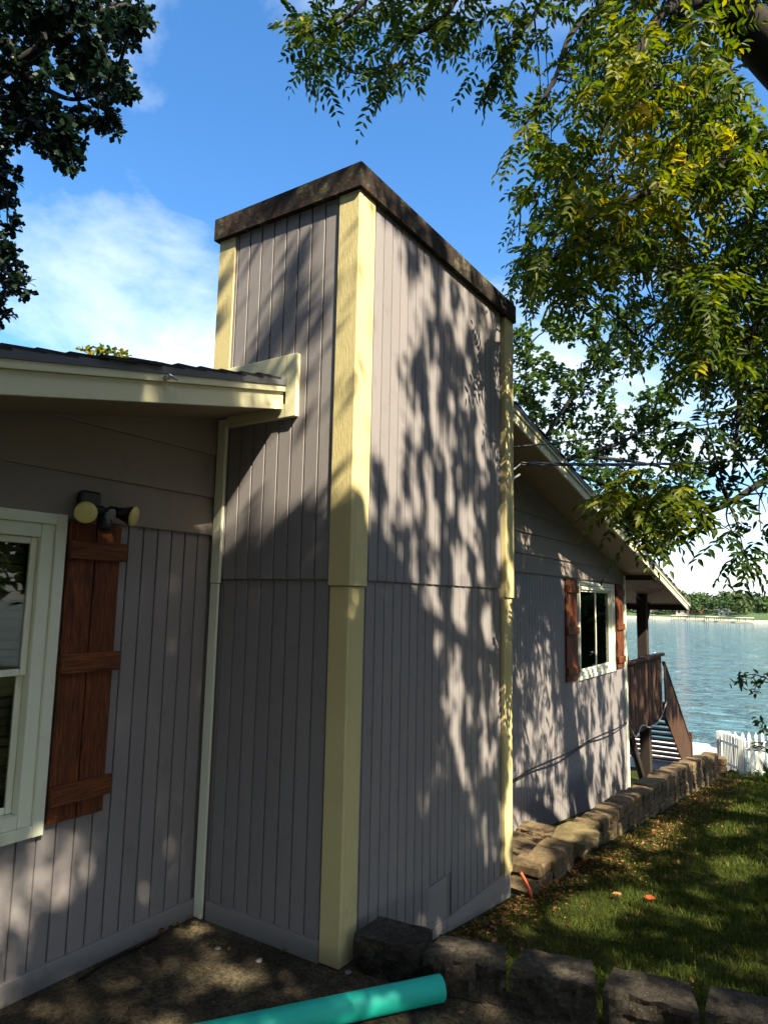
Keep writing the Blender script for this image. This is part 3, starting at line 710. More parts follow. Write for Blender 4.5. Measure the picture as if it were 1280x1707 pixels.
# ------------------------------------------------------------------ deck and stairs
deck = thing('deck', 'dark weathered timber deck with boarded guard and open stairs', 'deck', (0, 0, 0))
YG = -0.02
n = 20; wbd = (13.35-10.40)/n
for i in range(n):
    xc = 10.40+wbd*(i+.5); box('guard_board', xc-wbd/2+.007, xc+wbd/2-.007, YG-.012+rnd.uniform(-.006, .006), YG+.012, -0.50+rnd.uniform(-.03, .03), 0.79+rnd.uniform(-.006, .006), M_deck, deck)
box('top_rail', 10.38, 11.5, YG-.08, YG+.07, 0.80, 0.84, M_deck, deck); box('top_rail', 11.505, 13.40, YG-.075, YG+.065, 0.795, 0.855, M_deck, deck)
box('rim_joist', 10.40, 13.35, YG+.020, YG+.060, -0.42, -0.18, M_deckdark, deck)
y = YG+.065
while y < 3.4: box('deck_board', 10.38, 13.38, y, y+.135, -0.18, -0.145, M_deck, deck); y += .14
for (px_, py_) in ((12.50, 0.16), (12.50, 3.2)):
    box('post', px_-.10, px_+.10, py_-.10, py_+.10, -2.1, roof_top(px_)-.11, M_deckdark, deck, .008)
box('beam', 10.4, 13.35, 0.05, 0.14, -0.62, -0.43, M_deckdark, deck)
tubes('brace', [([(12.58, 0.16, 1.45), (12.95, 0.16, 1.66), (13.12, .16, 1.84), (13.14, .16, 1.96)], [.05, .05, .045, .045])], M_deckdark, deck, 6)
tubes('brace', [([(11.0, 0.12, -0.50), (12.3, 0.14, -1.95)], [.065, .065])], M_deckdark, deck, 4)
# stairs going down towards the lake
nt = 11; xs0, xs1, zs0, zs1 = 13.5, 16.3, -0.32, -2.0
for i in range(nt):
    s = i/(nt-1); xx = xs0+(xs1-xs0)*s; zz = zs0+(zs1-zs0)*s
    box('tread', xx-.14, xx+.14, YG+.03, 1.35, zz-.04, zz, M_deck, deck)
def sl_prism(name, y0, y1, zt0, zt1, zb0, zb1, xa, xb, mat): prism(name, [(xa, zb0), (xb, zb1), (xb, zt1), (xa, zt0)], y0, y1, mat, deck)
for yy in (YG-.03, 1.36): sl_prism('stringer', yy, yy+.045, -0.22, -1.95, -0.56, -2.10, 13.42, 16.4, M_deckdark)
nb = 18
for i in range(nb):
    s0, s1 = i/nb, (i+1)/nb; xa = 13.42+2.9*s0+.007; xb = 13.42+2.9*s1-.007
    zt = lambda s: 0.62-2.16*s
    sl_prism('guard_board', YG-.058, YG-.034, zt(s0), zt(s1), max(zt(s0)-1.15, -2.08), max(zt(s1)-1.15+rnd.uniform(-.03, .03), -2.09), xa, xb, M_deck)
sl_prism('hand_rail', YG-.075, YG-.005, .67, -1.52, .625, -1.57, 13.42, 16.36, M_deck)
box('newel', 16.42, 16.53, YG-.07, YG+.04, -2.1, -1.30, M_deck, deck)
hs = spline([(10.36, -.04, -.32), (10.7, YG-.05, -.56), (11.2, YG-.05, -.42), (11.9, YG-.05, -.55), (12.8, YG-.05, -.52), (13.4, YG-.09, -.20)], 6)
tag(tubes('garden_hose', [(hs, .014)], M_grey), 'pale hose looped under the deck guard', 'hose')
# covered grill on the deck
gc = np.array([11.25, 0.42, -0.145]); bm = bmesh.new()
lv = [(.0, .42, .30), (.30, .40, .28), (.62, .38, .27), (.80, .33, .25), (.98, .30, .23), (1.12, .24, .19), (1.17, .17, .12)]
rings = []
for z, a_, b__ in lv:
    ring = []
    for k_ in range(20):
        an = 2*math.pi*k_/20; ca, sa = math.cos(an), math.sin(an); sq = lambda v_: math.copysign(abs(v_)**.55, v_)
        jj = 1+.05*mnoise.noise(Vector((k_*1.3, z*1.5, 4))); ring.append(bm.verts.new((a_*sq(ca)*jj, b__*sq(sa)*jj, z)))
    rings.append(ring)
for a_, b__ in zip(rings, rings[1:]):
    for k_ in range(20): bm.faces.new((a_[k_], a_[(k_+1) % 20], b__[(k_+1) % 20], b__[k_]))
bm.faces.new(rings[-1]); bm.faces.new(rings[0][::-1])
gr = bmobj('grill', bm, M_cover, None, True); gr.location = gc; tag(gr, 'grill under a black fabric cover standing on the deck', 'grill')

# ------------------------------------------------------------------ cables
def cable(name, a, b_, sag, r, label, n=24, twist=0):
    a, b_ = np.array(a), np.array(b_); specs = []
    base = [a+(b_-a)*s/n-np.array([0, 0, sag*4*(s/n)*(1-s/n)]) for s in range(n+1)]
    if not twist: specs.append((base, r))
    else:
        for k_ in range(twist):
            specs.append(([p+r*1.4*np.array([0.2*math.cos(i*.9+k_*2*math.pi/twist), math.cos(i*.9+k_*2*math.pi/twist), math.sin(i*.9+k_*2*math.pi/twist)]) for i, p in enumerate(base)], r))
    return tag(tubes(name, specs, M_cable, None, 6), label, 'cable')
def on_y(u, v, y): d_ = at(u, v, 1)-CAM; return CAM+d_*(y-CAM[1])/d_[1]
a1 = on_y(848, 746, -.72); e1 = at(1330, 682, 14.0); cable('phone_cable', a1, e1, 0.05, 0.010, 'single upper cable running from the house into the trees')
a2 = on_y(868, 773, -.72); e2 = at(1330, 757, 14.0); cable('power_cable', a2, e2, 0.08, 0.010, 'twisted lower power cable running from the house into the trees', 60, 3)
tag(tubes('cable_anchor', [(spline([on_y(845, 790, -.70), on_y(858, 781, -.71), a2], 4), .008), ([on_y(848, 803, -.70), on_y(866, 791, -.72)], [.009, .011])], M_alu), 'bare metal cable anchor under the right soffit beside the chimney', 'cable anchor')
wc = []
for k_, (dz, am) in enumerate(((0.0, .015), (-.045, .03))):
    wc.append((spline([(2.45+i*.78, -0.020, -0.16-.008*i+dz+am*math.sin(i*1.9+k_)) for i in range(11)], 5), .007))
tag(tubes('wall_cable', wc, M_cable, None, 6), 'pair of thin dark cables strung along the far wall', 'cable')
tag(tubes('porch_cable', [(spline([(10.40, -.05, 2.42), (10.9, -.02, 2.22), (11.4, 0, 2.08), (11.55, 0, 2.04)], 6), .007)], M_cable), 'thin dark cable drooping under the porch ceiling', 'cable')
tag(tubes('orange_hose', [(spline([(2.30, -1.16, -.20), (2.325, -1.20, -.28), (2.34, -1.235, -.38), (2.345, -1.25, -.52)], 6), .013)], M_orange), 'short orange hose hanging at the chimney base beside the blocks', 'hose')

# ------------------------------------------------------------------ picket fence
fence = thing('picket_fence', 'white painted picket fence at the bottom of the lawn', 'fence', (0, 0, 0))
def picket_me(h, w=.072, th=.018):
    bm = bmesh.new(); poly = [(-w/2, 0), (w/2, 0), (w/2, h-.07), (w*.30, h-.045), (0, h), (-w*.30, h-.045), (-w/2, h-.07)]
    addprism(bm, poly, -th/2, th/2); fixn(bm); me = bpy.data.meshes.new('picket'); bm.to_mesh(me); bm.free(); me.materials.append(M_white); return me
pk = picket_me(0.95)
def run(a, b_, step, zb, rails=True):
    a = np.array(a); b_ = np.array(b_); L_ = np.linalg.norm(b_-a); d_ = (b_-a)/L_; rz = math.atan2(d_[1], d_[0]); nrm = np.array([-d_[1], d_[0]])
    nn = int(L_/step)
    for i in range(nn+1):
        p = a+d_*step*i; o = bpy.data.objects.new('picket', pk); C.objects.link(o); o.parent = fence
        z = np.interp(step*i, [0, L_], zb); o.location = (p[0], p[1], z+rnd.uniform(-.015, .015)); o.rotation_euler = (0, rnd.uniform(-.015, .015), rz)
    for zr in (.22, .70):
        V, F = tube_geo([(a[0]+nrm[0]*.03, a[1]+nrm[1]*.03, zb[0]+zr), (b_[0]+nrm[0]*.03, b_[1]+nrm[1]*.03, zb[1]+zr)], .032, 4); mesh('rail', V, F, M_white, fence)
    for q, z in ((a, zb[0]), (b_, zb[1])):
        box('post', q[0]+nrm[0]*.08-.045, q[0]+nrm[0]*.08+.045, q[1]+nrm[1]*.08-.045, q[1]+nrm[1]*.08+.045, z-.2, z+.92, M_white, fence, .004)
cA, cB = (14.75, -1.46), (16.0, -0.85)
run(cA, cB, 0.10, (-1.96, -2.05)); run(cA, (15.35, -3.6), 0.155, (-1.96, -1.99)); run(cB, (17.3, -3.6), 0.155, (-2.05, -2.08))

# ------------------------------------------------------------------ foliage tools
def unit(a): return a/(np.linalg.norm(a, axis=-1, keepdims=True)+1e-9)
class Leaves:
    """collects single blades/leaflets (base, direction, face normal, length, width, tint), builds one mesh"""
    def __init__(s): s.P = []; s.A = []; s.N = []; s.L = []; s.W = []; s.T = []
    def add(s, P, A, N_, L, Wd, T):
        s.P.append(P); s.A.append(A); s.N.append(N_); s.L.append(L); s.W.append(Wd); s.T.append(T)
    def arrays(s): return [np.concatenate(q) for q in (s.P, s.A, s.N, s.L, s.W, s.T)]
    def filter_view(s, keep):         # keep(u, v, depth) -> mask
        P, A, N_, L, Wd, T = s.arrays(); u, v, z = px(P+A*L[:, None]*.5); m = keep(u, v, z)
        s.P, s.A, s.N, s.L, s.W, s.T = [P[m]], [A[m]], [N_[m]], [L[m]], [Wd[m]], [T[m]]
    def build(s, name, mat, parent, shape='leaflet', kind=True):
        P, A, N_, L, Wd, T = s.arrays(); A = unit(A); S = unit(np.cross(A, N_)); N_ = np.cross(S, A)
        if shape == 'leaflet':
            prof_ = [(0, 0, 0), (.28, .5, .10), (.66, .40, .07), (1, 0, -.10), (.66, -.40, .07), (.28, -.5, .10)]; fc = [(0, 1, 2, 3), (0, 3, 4, 5)]
        elif shape == 'oak':
            prof_ = [(0, 0, 0), (.30, .42, .06), (.42, .20, .03), (.70, .55, .05), (1, .12, -.05), (1, -.12, -.05), (.70, -.55, .05), (.42, -.20, .03), (.30, -.42, .06)]
            fc = [(0, 1, 2, 7, 8), (2, 3, 4, 5, 6, 7)]
        else:  # blade
            prof_ = [(0, .5, 0), (0, -.5, 0), (.6, -.35, .0), (1, 0, -.12), (.6, .35, .0)]; fc = [(0, 1, 2, 4), (4, 2, 3)]
        k = len(prof_); n = len(P); V = np.empty((n, k, 3))
        for i, (a, w, h) in enumerate(prof_):
            V[:, i] = P+A*(L*a)[:, None]+S*(Wd*w)[:, None]+N_*(L*h)[:, None]
        loops = np.concatenate([np.array(f) for f in fc]); nl = len(loops)
        me = bpy.data.meshes.new(name); me.vertices.add(n*k); me.vertices.foreach_set('co', V.reshape(-1).astype(np.float32))
        me.loops.add(n*nl); me.loops.foreach_set('vertex_index', (loops[None]+np.arange(n)[:, None]*k).reshape(-1).astype(np.int32))
        starts = []; tot = []; c_ = 0
        for f in fc: starts.append(c_); tot.append(len(f)); c_ += len(f)
        me.polygons.add(n*len(fc))
        me.polygons.foreach_set('loop_start', (np.array(starts)[None]+np.arange(n)[:, None]*nl).reshape(-1).astype(np.int32))
        me.polygons.foreach_set('loop_total', np.tile(np.array(tot), n).astype(np.int32))
        at_ = me.attributes.new('tint', 'FLOAT', 'FACE'); at_.data.foreach_set('value', np.repeat(T, len(fc)).astype(np.float32))
        me.update(); me.validate()
        o = link(name, me, mat, parent)
        if kind: stuff(o)
        return o
def compound(Lv, B, Dr, Ln, tint, pairs=6, ll=.085, lw=.032):
    """pinnate leaves: rachis from B along Dr drooping, with pairs of leaflets and one at the tip"""
    n = len(B); Dr = unit(Dr); up = np.array([0, 0, 1.0])
    side = unit(np.cross(Dr, up)+rng.normal(0, .25, (n, 3))); nor = unit(np.cross(side, Dr))
    for k in range(pairs+1):
        s = (k+1)/(pairs+1) if pairs else 1
        p = B+Dr*(Ln*s)[:, None]-up*(Ln*.35*s*s)[:, None]
        d_ = unit(Dr-up*.7*s)
        for sg in ((1, -1) if k < pairs else (0,)):
            a = unit(side*sg*1.0+d_*(.55 if sg else 1)-up*.28+rng.normal(0, .18, (n, 3)))
            f = (0.7+.45*math.sin(math.pi*(.15+.75*s)))
            nn_ = unit(nor+rng.normal(0, .45, (n, 3)))
            Lv.add(p, a, nn_, ll*f*rng.uniform(.8, 1.2, n), lw*f*rng.uniform(.8, 1.2, n), np.clip(tint+rng.normal(0, .10, n), 0, 1))
def ball(n):
    v = rng.normal(0, 1, (n, 3)); v = unit(v); return v*(rng.uniform(0, 1, n)**.4)[:, None]
def cluster(Lv, c_, R, n, tint, lean=(0, 0, 0), **kw):
    b_ = ball(n); B = c_+b_*R*.75
    Dr = unit(b_*1.0+rng.normal(0, .4, (n, 3))+np.array([0, 0, -.25])+np.array(lean))
    compound(Lv, B, Dr, rng.uniform(.20, .36, n), np.clip(rng.normal(tint, .13, n), 0, .97), **kw)
def sprays(Lv, c_, R, n, tint, size):
    """oak: rosettes of lobed leaves spread through a clump"""
    m = max(1, n//6); b_ = ball(m)*R
    for q in b_:
        k = 6; B = np.tile(c_+q, (k, 1)); a = unit(unit(q)[None]*.7+rng.normal(0, .75, (k, 3)))
        Lv.add(B, a, unit(rng.normal(0, .5, (k, 3))+np.array([0, 0, 1.0])), rng.uniform(.75, 1.25, k)*size, rng.uniform(.5, .75, k)*size, np.clip(rng.normal(tint, .2, k), 0, 1))

# ------------------------------------------------------------------ woods on the far shore: crowns of leaf clumps, one mass
LF = Leaves()
for _ in range(820):
    y = rnd.uniform(-200, 520); dx = abs(rnd.gauss(0, 1))*75+19
    if dx < 40 and mnoise.noise(Vector((y*.02, 5, 0))) > 0.1: dx += 30
    r = rnd.uniform(3.0, 6.5); g = -5+min(dx, 60)*.09+max(0, dx-60)*.05; x = shore_x(y)+dx; n_ = 70; ti = rnd.uniform(.1, .75)
    b__ = unit(rng.normal(0, 1, (n_, 3)))*rng.uniform(.75, 1.0, (n_, 1)); b__[:, 2] = np.abs(b__[:, 2])*1.25-.35
    lump = 1+.25*np.array([mnoise.noise(Vector(q*1.8)+Vector((x, y, 0))) for q in b__])
    LF.add(np.array([x, y, g+r*.8])+b__*r*lump[:, None], unit(rng.normal(0, 1, (n_, 3))+b__*.3), unit(b__+rng.normal(0, .5, (n_, 3))+np.array([0, 0, .4])), rng.uniform(1.6, 3.0, n_), rng.uniform(1.5, 2.6, n_), np.clip(rng.normal(ti, .18, n_), 0, 1))
M_farleaf = leafmat('far_leaf', [(0.0, (0.020, 0.042, 0.016)), (0.5, (0.042, 0.075, 0.028)), (1.0, (0.10, 0.13, 0.05))], 0.15, 0.9)
q = LF.build('far_woods', M_farleaf, None); tag(q, 'green wooded hillside along the far lake shore', 'woods')

# ------------------------------------------------------------------ the walnut tree over the yard
walnut = thing('walnut_tree', 'large walnut tree with yellowing compound leaves overhanging from the right', 'tree', (8.4, -8.6, lawn_z(8.4, -8.6)-.1))
WB = np.array(walnut.location)
WI = Matrix.Translation(tuple(-WB))
specs = []
def br(pts, r0, r1, n=6):
    p = spline(pts, n); specs.append((p, list(np.linspace(r0, r1, len(p))))); return p
limbA = br([WB+(0, 0, -.2), WB+(-.25, .4, 2.4), WB+(-1.4, 1.6, 4.6), WB+(-3.0, 3.4, 6.0), at(1400, 200, 7.0), at(1262, 62, 6.7), at(1175, -40, 6.7), at(1110, -190, 6.8), at(1020, -420, 7.0)], .36, .12)
b1 = br([at(1200, -5, 6.7), at(1150, 4, 6.5), at(1108, 18, 6.3), at(1070, 75, 6.2), at(1036, 135, 6.1), at(1012, 200, 6.0), at(985, 265, 5.9)], .07, .012)
b1b = br([at(1072, 75, 6.2), at(1074, 140, 6.3), at(1062, 205, 6.3), at(1040, 250, 6.2), at(1020, 290, 6.2)], .025, .006)
b1c = br([at(1150, 4, 6.5), at(1060, -20, 6.4), at(960, 45, 6.2), at(925, 130, 6.0), at(880, 200, 5.9), at(856, 225, 5.8)], .04, .006)
limbC = br([at(1440, 330, 6.8), at(1330, 275, 6.2), at(1262, 270, 6.0), at(1190, 275, 5.9), at(1120, 300, 5.8), at(1060, 330, 5.7), at(985, 375, 5.6), at(925, 430, 5.5), at(880, 470, 5.4)], .10, .008)
b2 = br([at(1092, 312, 5.75), at(1080, 360, 5.7), at(1078, 410, 5.7), at(1066, 440, 5.7)], .025, .006)
limbE = br([at(1440, 330, 6.8), at(1340, 300, 7.4), at(1262, 330, 7.6), at(1235, 400, 7.6), at(1180, 470, 7.6), at(1120, 520, 7.5), at(1060, 560, 7.4)], .07, .01)
limbF = br([at(1460, 420, 7.0), at(1350, 430, 6.6), at(1280, 500, 6.4), at(1240, 600, 6.2), at(1230, 700, 6.0), at(1220, 800, 6.0)], .06, .008)
limbG = br([at(1470, 700, 6.2), at(1340, 760, 5.8), at(1260, 810, 5.5), at(1190, 850, 5.2), at(1110, 860, 5.0), at(1045, 865, 4.9)], .04, .007)
limbT = br([at(1110, -190, 6.8), at(960, -160, 6.6), at(800, -70, 6.5), at(740, 28, 6.4), at(670, 66, 6.3), at(628, 128, 6.2)], .06, .006)
limbU = br([at(960, -160, 6.6), at(780, -150, 6.7), at(640, -40, 6.7), at(600, 8, 6.6), at(560, 40, 6.5), at(505, 55, 6.4)], .05, .006)
limbV = br([at(1020, -420, 7.0), at(960, -110, 6.6), at(905, 0, 6.4), at(862, 62, 6.3), at(812, 118, 6.2)], .045, .006)
LW = Leaves()
# clumps: pixel, clump radius in pixels, depth, number of compound leaves, tint
V1 = []
def along(pts, n, rp, d, cnt, tint):
    for i in range(n):
        s = (i+.5)/n*(len(pts)-1); k = int(s); f = s-k; u = pts[k][0]*(1-f)+pts[min(k+1, len(pts)-1)][0]*f; v = pts[k][1]*(1-f)+pts[min(k+1, len(pts)-1)][1]*f
        V1.append((u+rnd.uniform(-.3, .3)*rp, v+rnd.uniform(-.1, .5)*rp, rp*rnd.uniform(.75, 1.2), d+rnd.uniform(-.4, .4), cnt, tint))
along([(500, 55), (540, 45), (600, 12), (650, -10)], 6, 34, 6.4, 9, .38); along([(530, 70), (535, 110)], 2, 22, 6.4, 7, .3)
V1.append((515, 45, 22, 6.4, 6, .8))
along([(628, 120), (665, 75), (710, 50), (745, 25)], 5, 32, 6.3, 10, .42); along([(690, 30), (750, 10), (820, 8)], 4, 38, 6.5, 10, .45)
along([(560, -10), (640, -5), (700, -10)], 3, 36, 6.5, 9, .4); along([(815, 110), (845, 85), (875, 40), (900, 10)], 5, 34, 6.3, 9, .35)
polyB = [(905, -20), (930, 120), (880, 200), (858, 235), (900, 250), (915, 300), (882, 330), (872, 400), (880, 430), (858, 480), (905, 480), (935, 520), (1000, 520), (1040, 560), (1110, 590), (1180, 620), (1290, 660), (1310, -30)]
def inside(u, v, poly):
    c_ = False
    for i in range(len(poly)):
        (a, b_), (d_, e) = poly[i], poly[i-1]
        if (b_ > v) != (e > v) and u < (d_-a)*(v-b_)/(e-b_)+a: c_ = not c_
    return c_
gaps = [(1225, 30, 42), (1265, 90, 40), (1190, -5, 30), (1000, 240, 28), (1012, 285, 22), (1180, 335, 26), (1130, 70, 22), (1255, 200, 26), (945, 40, 28), (1010, 470, 22), (1150, 150, 16), (960, 170, 16), (1205, 430, 16), (1065, 500, 20), (905, 380, 10)]
k = 0
while k < 200:
    u, v = rnd.uniform(850, 1300), rnd.uniform(-20, 660)
    if not inside(u, v, polyB) or any((u-a)**2+(v-b_)**2 < (r+18)**2 for a, b_, r in gaps): continue
    yel = .46+.32*math.exp(-((u-1060)/110)**2-((v-240)/190)**2)+.16*mnoise.noise(Vector((u*.012, v*.012, 0)))
    V1.append((u, v, rnd.uniform(24, 40), rnd.uniform(4.9, 8.2), 9, yel)); k += 1
along([(1265, 460), (1255, 560), (1250, 640), (1235, 720)], 9, 36, 6.4, 8, .45); along([(1210, 480), (1190, 560), (1180, 620)], 6, 34, 7.2, 8, .45)
along([(1275, 600), (1275, 700), (1265, 760)], 5, 30, 6.0, 7, .3); along([(1190, 700), (1150, 720)], 3, 22, 5.6, 5, .2)
along([(1210, 790), (1190, 850), (1235, 900), (1245, 930)], 6, 20, 5.2, 4, .22); along([(1275, 780), (1270, 840), (1275, 900)], 4, 20, 5.6, 4, .2)
along([(1035, 830), (1060, 805), (1090, 815), (1120, 825), (1155, 825)], 6, 24, 5.0, 8, .60); along([(1020, 850), (1045, 855), (1075, 865), (1100, 850)], 4, 18, 5.0, 7, .45)
along([(1200, 560), (1260, 540)], 4, 30, 7.0, 8, .5)
# the crown goes on beyond the picture, to the right and overhead
for _ in range(110):
    u, v = rnd.uniform(1310, 1680), rnd.uniform(-260, 820)
    V1.append((u, v, rnd.uniform(30, 46), rnd.uniform(5.4, 8.2), 8, .45+.2*mnoise.noise(Vector((u*.01, v*.01, 2)))))
for _ in range(50):
    u, v = rnd.uniform(560, 1320), rnd.uniform(-260, -40)
    V1.append((u, v, rnd.uniform(30, 44), rnd.uniform(6.0, 7.6), 8, .42))
for (u, v, rp, d, cnt, tint) in V1:
    c_ = at(u, v, d); R = rp/FPX*d
    cluster(LW, c_, R*1.15, int(cnt*1.0), tint, pairs=6, ll=.080, lw=.030)
    # a twig from the nearest limb point
    best = None
    for p, r in specs[1:14]:
        for q in p[::2]:
            dd = np.linalg.norm(q-c_)
            if best is None or dd < best[0]: best = (dd, q)
    if best and best[0] < 2.2:
        mid = (best[1]+c_)/2+np.array([rnd.uniform(-.08, .08), rnd.uniform(-.08, .08), .10*best[0]])
        specs.append((spline([best[1], mid, c_], 3), [.010, .008, .007, .006, .005, .004, .003]))
# the crown overhead, out of view, that shades the yard: leaf sprays strung along the sun's path to each surface
S_ = SUN/SUN[1]*-1.0                                # per metre of y
SV = np.array([-0.40, -1.0, 1.10])
LS = Leaves(); shade = []
def fnoise(x, z, ax, az, seed): return mnoise.fractal(Vector((x/ax+seed*13.7, z/az, seed*3.3)), 0.9, 2.0, 3)
ARC = [(-.3, 2.55), (0.18, 2.38), (.41, 2.30), (.70, 2.06), (.90, 1.71), (1.08, 1.31), (1.30, .85), (1.69, .28), (2.12, -.09), (2.5, -.4)]
def arc_z(x): return float(np.interp(x, [a for a, b_ in ARC], [b_ for a, b_ in ARC]))
def el(x, z, cx_, cz_, rx, rz): return ((x-cx_)/rx)**2+((z-cz_)/rz)**2 < 1
def m_left(x, z):
    if el(x, z, -1.20, .28, .20, .34) or el(x, z, -.88, .56, .22, .20): return .22
    if el(x, z, -.30, .28, .22, .16): return .6
    return .98
def m_chl(y, z):
    if z > 4.30: return .95 if fnoise(y, z, .12, .3, 9) > -.12 else .03
    if z > 3.08:
        s = z-3.35+(y+.16)*1.15
        if -.28 < s < .05 and y > -.72: return .62
        if el(y, z, -.62, 3.95, .12, .22) or el(y, z, -.80, 3.62, .14, .16) or el(y, z, -.55, 3.55, .14, .18): return .75
        return .10
    if z > 2.45-(.22 if y > -.3 else 0): return .06
    if abs((z-.55)-(y+.62)*-2.2) < .22 and .1 < z < 1.1: return .62
    return .98
def m_chr(x, z):
    if z > 4.28: return .95 if fnoise(x, z, .15, .3, 10) > -.10 and x > .12 else .03
    if z < arc_z(x)-.03: return .975 if z > .25 else .86
    if x < .55 and z > 2.75: return .05
    n_ = fnoise(x, z+.9*x, .12, .34, 1)
    return .90 if n_ > -.10+.08*(2.2-x) else .04
def m_far(x, z): return .88 if fnoise(x, z+.6*x, .19, .5, 2) > -.03 else .05
def m_lawn(x, y):
    for (a, b_, rx, ry) in ((2.45, -1.62, .55, .22), (2.9, -1.75, .3, .12), (4.9, -2.35, .6, .22), (6.0, -1.45, 1.0, .12), (7.2, -2.0, .7, .18), (6.2, -3.0, .5, .25), (9.0, -2.0, .8, .18)):
        if el(x, y, a, b_, rx, ry): return .03
    return .93 if fnoise(x, y, .5, .35, 3) > -.38 else .35
def m_slab(x, y): return .95 if fnoise(x, y, .25, .25, 4) > -.22 else .2
def m_fas(x, z):
    if -.45 < x < -.01 or el(x, 0, -.95, 0, .12, 1): return .25
    return .93
def sow(n, lo, hi, tmin, tmax, mk, mf, k=3):
    c_ = 0
    for _ in range(n):
        a, b_ = rnd.uniform(*lo), rnd.uniform(*hi)
        if rnd.random() < mf(a, b_): shade.append((mk(a, b_), rnd.uniform(tmin, tmax)))
sow(1300, (-3.2, 0), (0, 3.0), 5.2, 7.5, lambda x, z: (x, 0, z), m_left)
sow(260, (-4.5, 0), (2.6, 3.6), 5.2, 7.5, lambda x, z: (x, -.6, z), m_fas)
sow(300, (-1.1, 0), (0, 4.4), 3.4, 5.0, lambda y, z: (0, y, z), m_chl)
sow(1300, (0, 2.3), (-.3, 4.4), 4.2, 6.0, lambda x, z: (x, -1.1, z), m_chr)
sow(1300, (4.2, 10.4), (-1.6, 3.2), 4.4, 7.2, lambda x, z: (x, 0, z), m_far)
sow(2300, (.3, 14), (-4.6, -1.15), 4.6, 7.2, lambda x, y: (x, y, lawn_z(x, y)), m_lawn)
sow(900, (-4, .3), (-4, 0), 5.2, 7.5, lambda x, y: (x, y, 0), m_slab)
sow(500, (-7, 0), (-9, -4), 5.2, 7.5, lambda x, y: (x, y, 0), lambda a, b_: .97); sow(700, (.3, 10), (-9, -4.6), 4.6, 7.2, lambda x, y: (x, y, -.5), lambda a, b_: .97)  # extra unseen leaves, added to cut the sky light on the walls
sow(1800, (-7, 11), (.2, 6), 1.6, 6.5, lambda x, y: (x, y, 4.6), lambda a, b_: .97)  # unseen leaves added above the roof to block the overhead sky
sow(620, (10.2, 16.6), (-.7, 1.0), 5.0, 8.0, lambda x, z: (x, -.02, z), lambda a, b_: .92 if fnoise(a, b_, .3, .6, 6) > -.25 else .1)
sow(220, (13.8, 16.2), (-3.4, -1.3), 5.0, 8.0, lambda x, y: (x, y, -1.5), lambda a, b_: .9 if fnoise(a, b_, .3, .3, 7) > -.2 else .1)
sow(420, (2.4, 13.4), (0, .35), 4.8, 7.5, lambda x, h: (x, -1.1, ztop(x)-h), lambda a, b_: .92 if fnoise(a, b_, .35, .35, 8) > -.18 else .08)
P0 = np.array([p for p, t_ in shade]); T0 = np.array([t_ for p, t_ in shade])
Pc = P0+SV*T0[:, None]
for rep in range(2):
    B = Pc+rng.normal(0, .05, Pc.shape); n = len(B)
    Dr = unit(rng.normal(0, 1, (n, 3))*np.array([1, 1, .35])+np.array([0, 0, -.2])); Lr = rng.uniform(.22, .36, n)
    compound(LS, B-Dr*Lr[:, None]*.5, Dr, Lr, np.clip(rng.normal(.42, .14, n), 0, .97), pairs=5, ll=.105, lw=.042)
def outside(u, v, z): return (z < 0.2) | (u < -25) | (u > 1305) | (v < -25) | (v > 1730)
LS.filter_view(outside)
def lit_keep(P):
    keep = np.ones(len(P), bool); rr = rng.random(len(P))
    for i, p in enumerate(P):
        m_ = None; k_ = rr[i]
        t_ = -p[0]/.4                                                   # chimney, left face
        q = p-SV*t_
        if p[0] < 0 and -1.1 < q[1] < 0.02 and -.05 < q[2] < 4.45 and not (-.6 < q[1] and 2.98 < q[2] < 3.3): m_ = m_chl(q[1], q[2])
        if m_ is None:
            q = p+SV*(p[1]+1.1)
            if 0 <= q[0] < 2.3 and -.3 < q[2] < 4.45: m_ = m_chr(q[0], q[2])
        if m_ is None:
            q = p+SV*(p[1]+.6)
            if q[0] < 0 and roof_top(q[0])-TH-.03 < q[2] < roof_top(q[0])+.02: m_ = m_fas(q[0], q[2])
        if m_ is None:
            q = p+SV*p[1]
            if q[0] < 0 and 0 < q[2] < 3.1: m_ = m_left(q[0], q[2])
            elif q[0] > 2.4 and -1.6 < q[2] < 3.6 and q[0] < 10.4: m_ = m_far(q[0], q[2])
        if m_ is None:
            t_ = (p[2]+.126+.114*p[0])/1.0544; q = p-SV*t_
            if q[0] > .4 and -4.6 < q[1] < -1.2: m_ = m_lawn(q[0], q[1])
        if m_ is None or m_ > .8: continue
        if k_ > m_: keep[i] = False
    return keep
_a = LS.arrays(); _m = lit_keep(_a[0]+_a[1]*_a[3][:, None]*.5)
LS.P, LS.A, LS.N, LS.L, LS.W, LS.T = [[q[_m]] for q in _a]
for a, b_ in zip(LW.arrays(), LS.arrays()): pass
# big limbs carrying the overhead crown
br([WB+(-.9, 1.0, 3.8), (4.8, -6.6, 5.4), (2.0, -6.4, 6.8), (-0.5, -6.6, 7.6), (-2.6, -6.2, 8.0)], .17, .03)
br([WB+(-.25, .4, 2.6), (8.9, -7.4, 5.2), (9.6, -6.6, 6.4), (10.5, -6.0, 7.2)], .14, .03)
br([(2.0, -6.4, 6.8), (1.4, -7.4, 7.6), (.6, -8.2, 8.2)], .06, .02); br([(4.2, -6.0, 5.2), (3.4, -7.2, 5.9), (2.6, -8.0, 6.6)], .07, .02)
tr_ = tubes('trunk', specs[:1], M_bark, walnut, 14); tr_.matrix_parent_inverse = WI
tb_ = tubes('branch', specs[1:], M_bark, walnut, 7); tb_.matrix_parent_inverse = WI; stuff(tb_)
c1 = LW.build('crown', M_walnut, walnut); c1.matrix_parent_inverse = WI
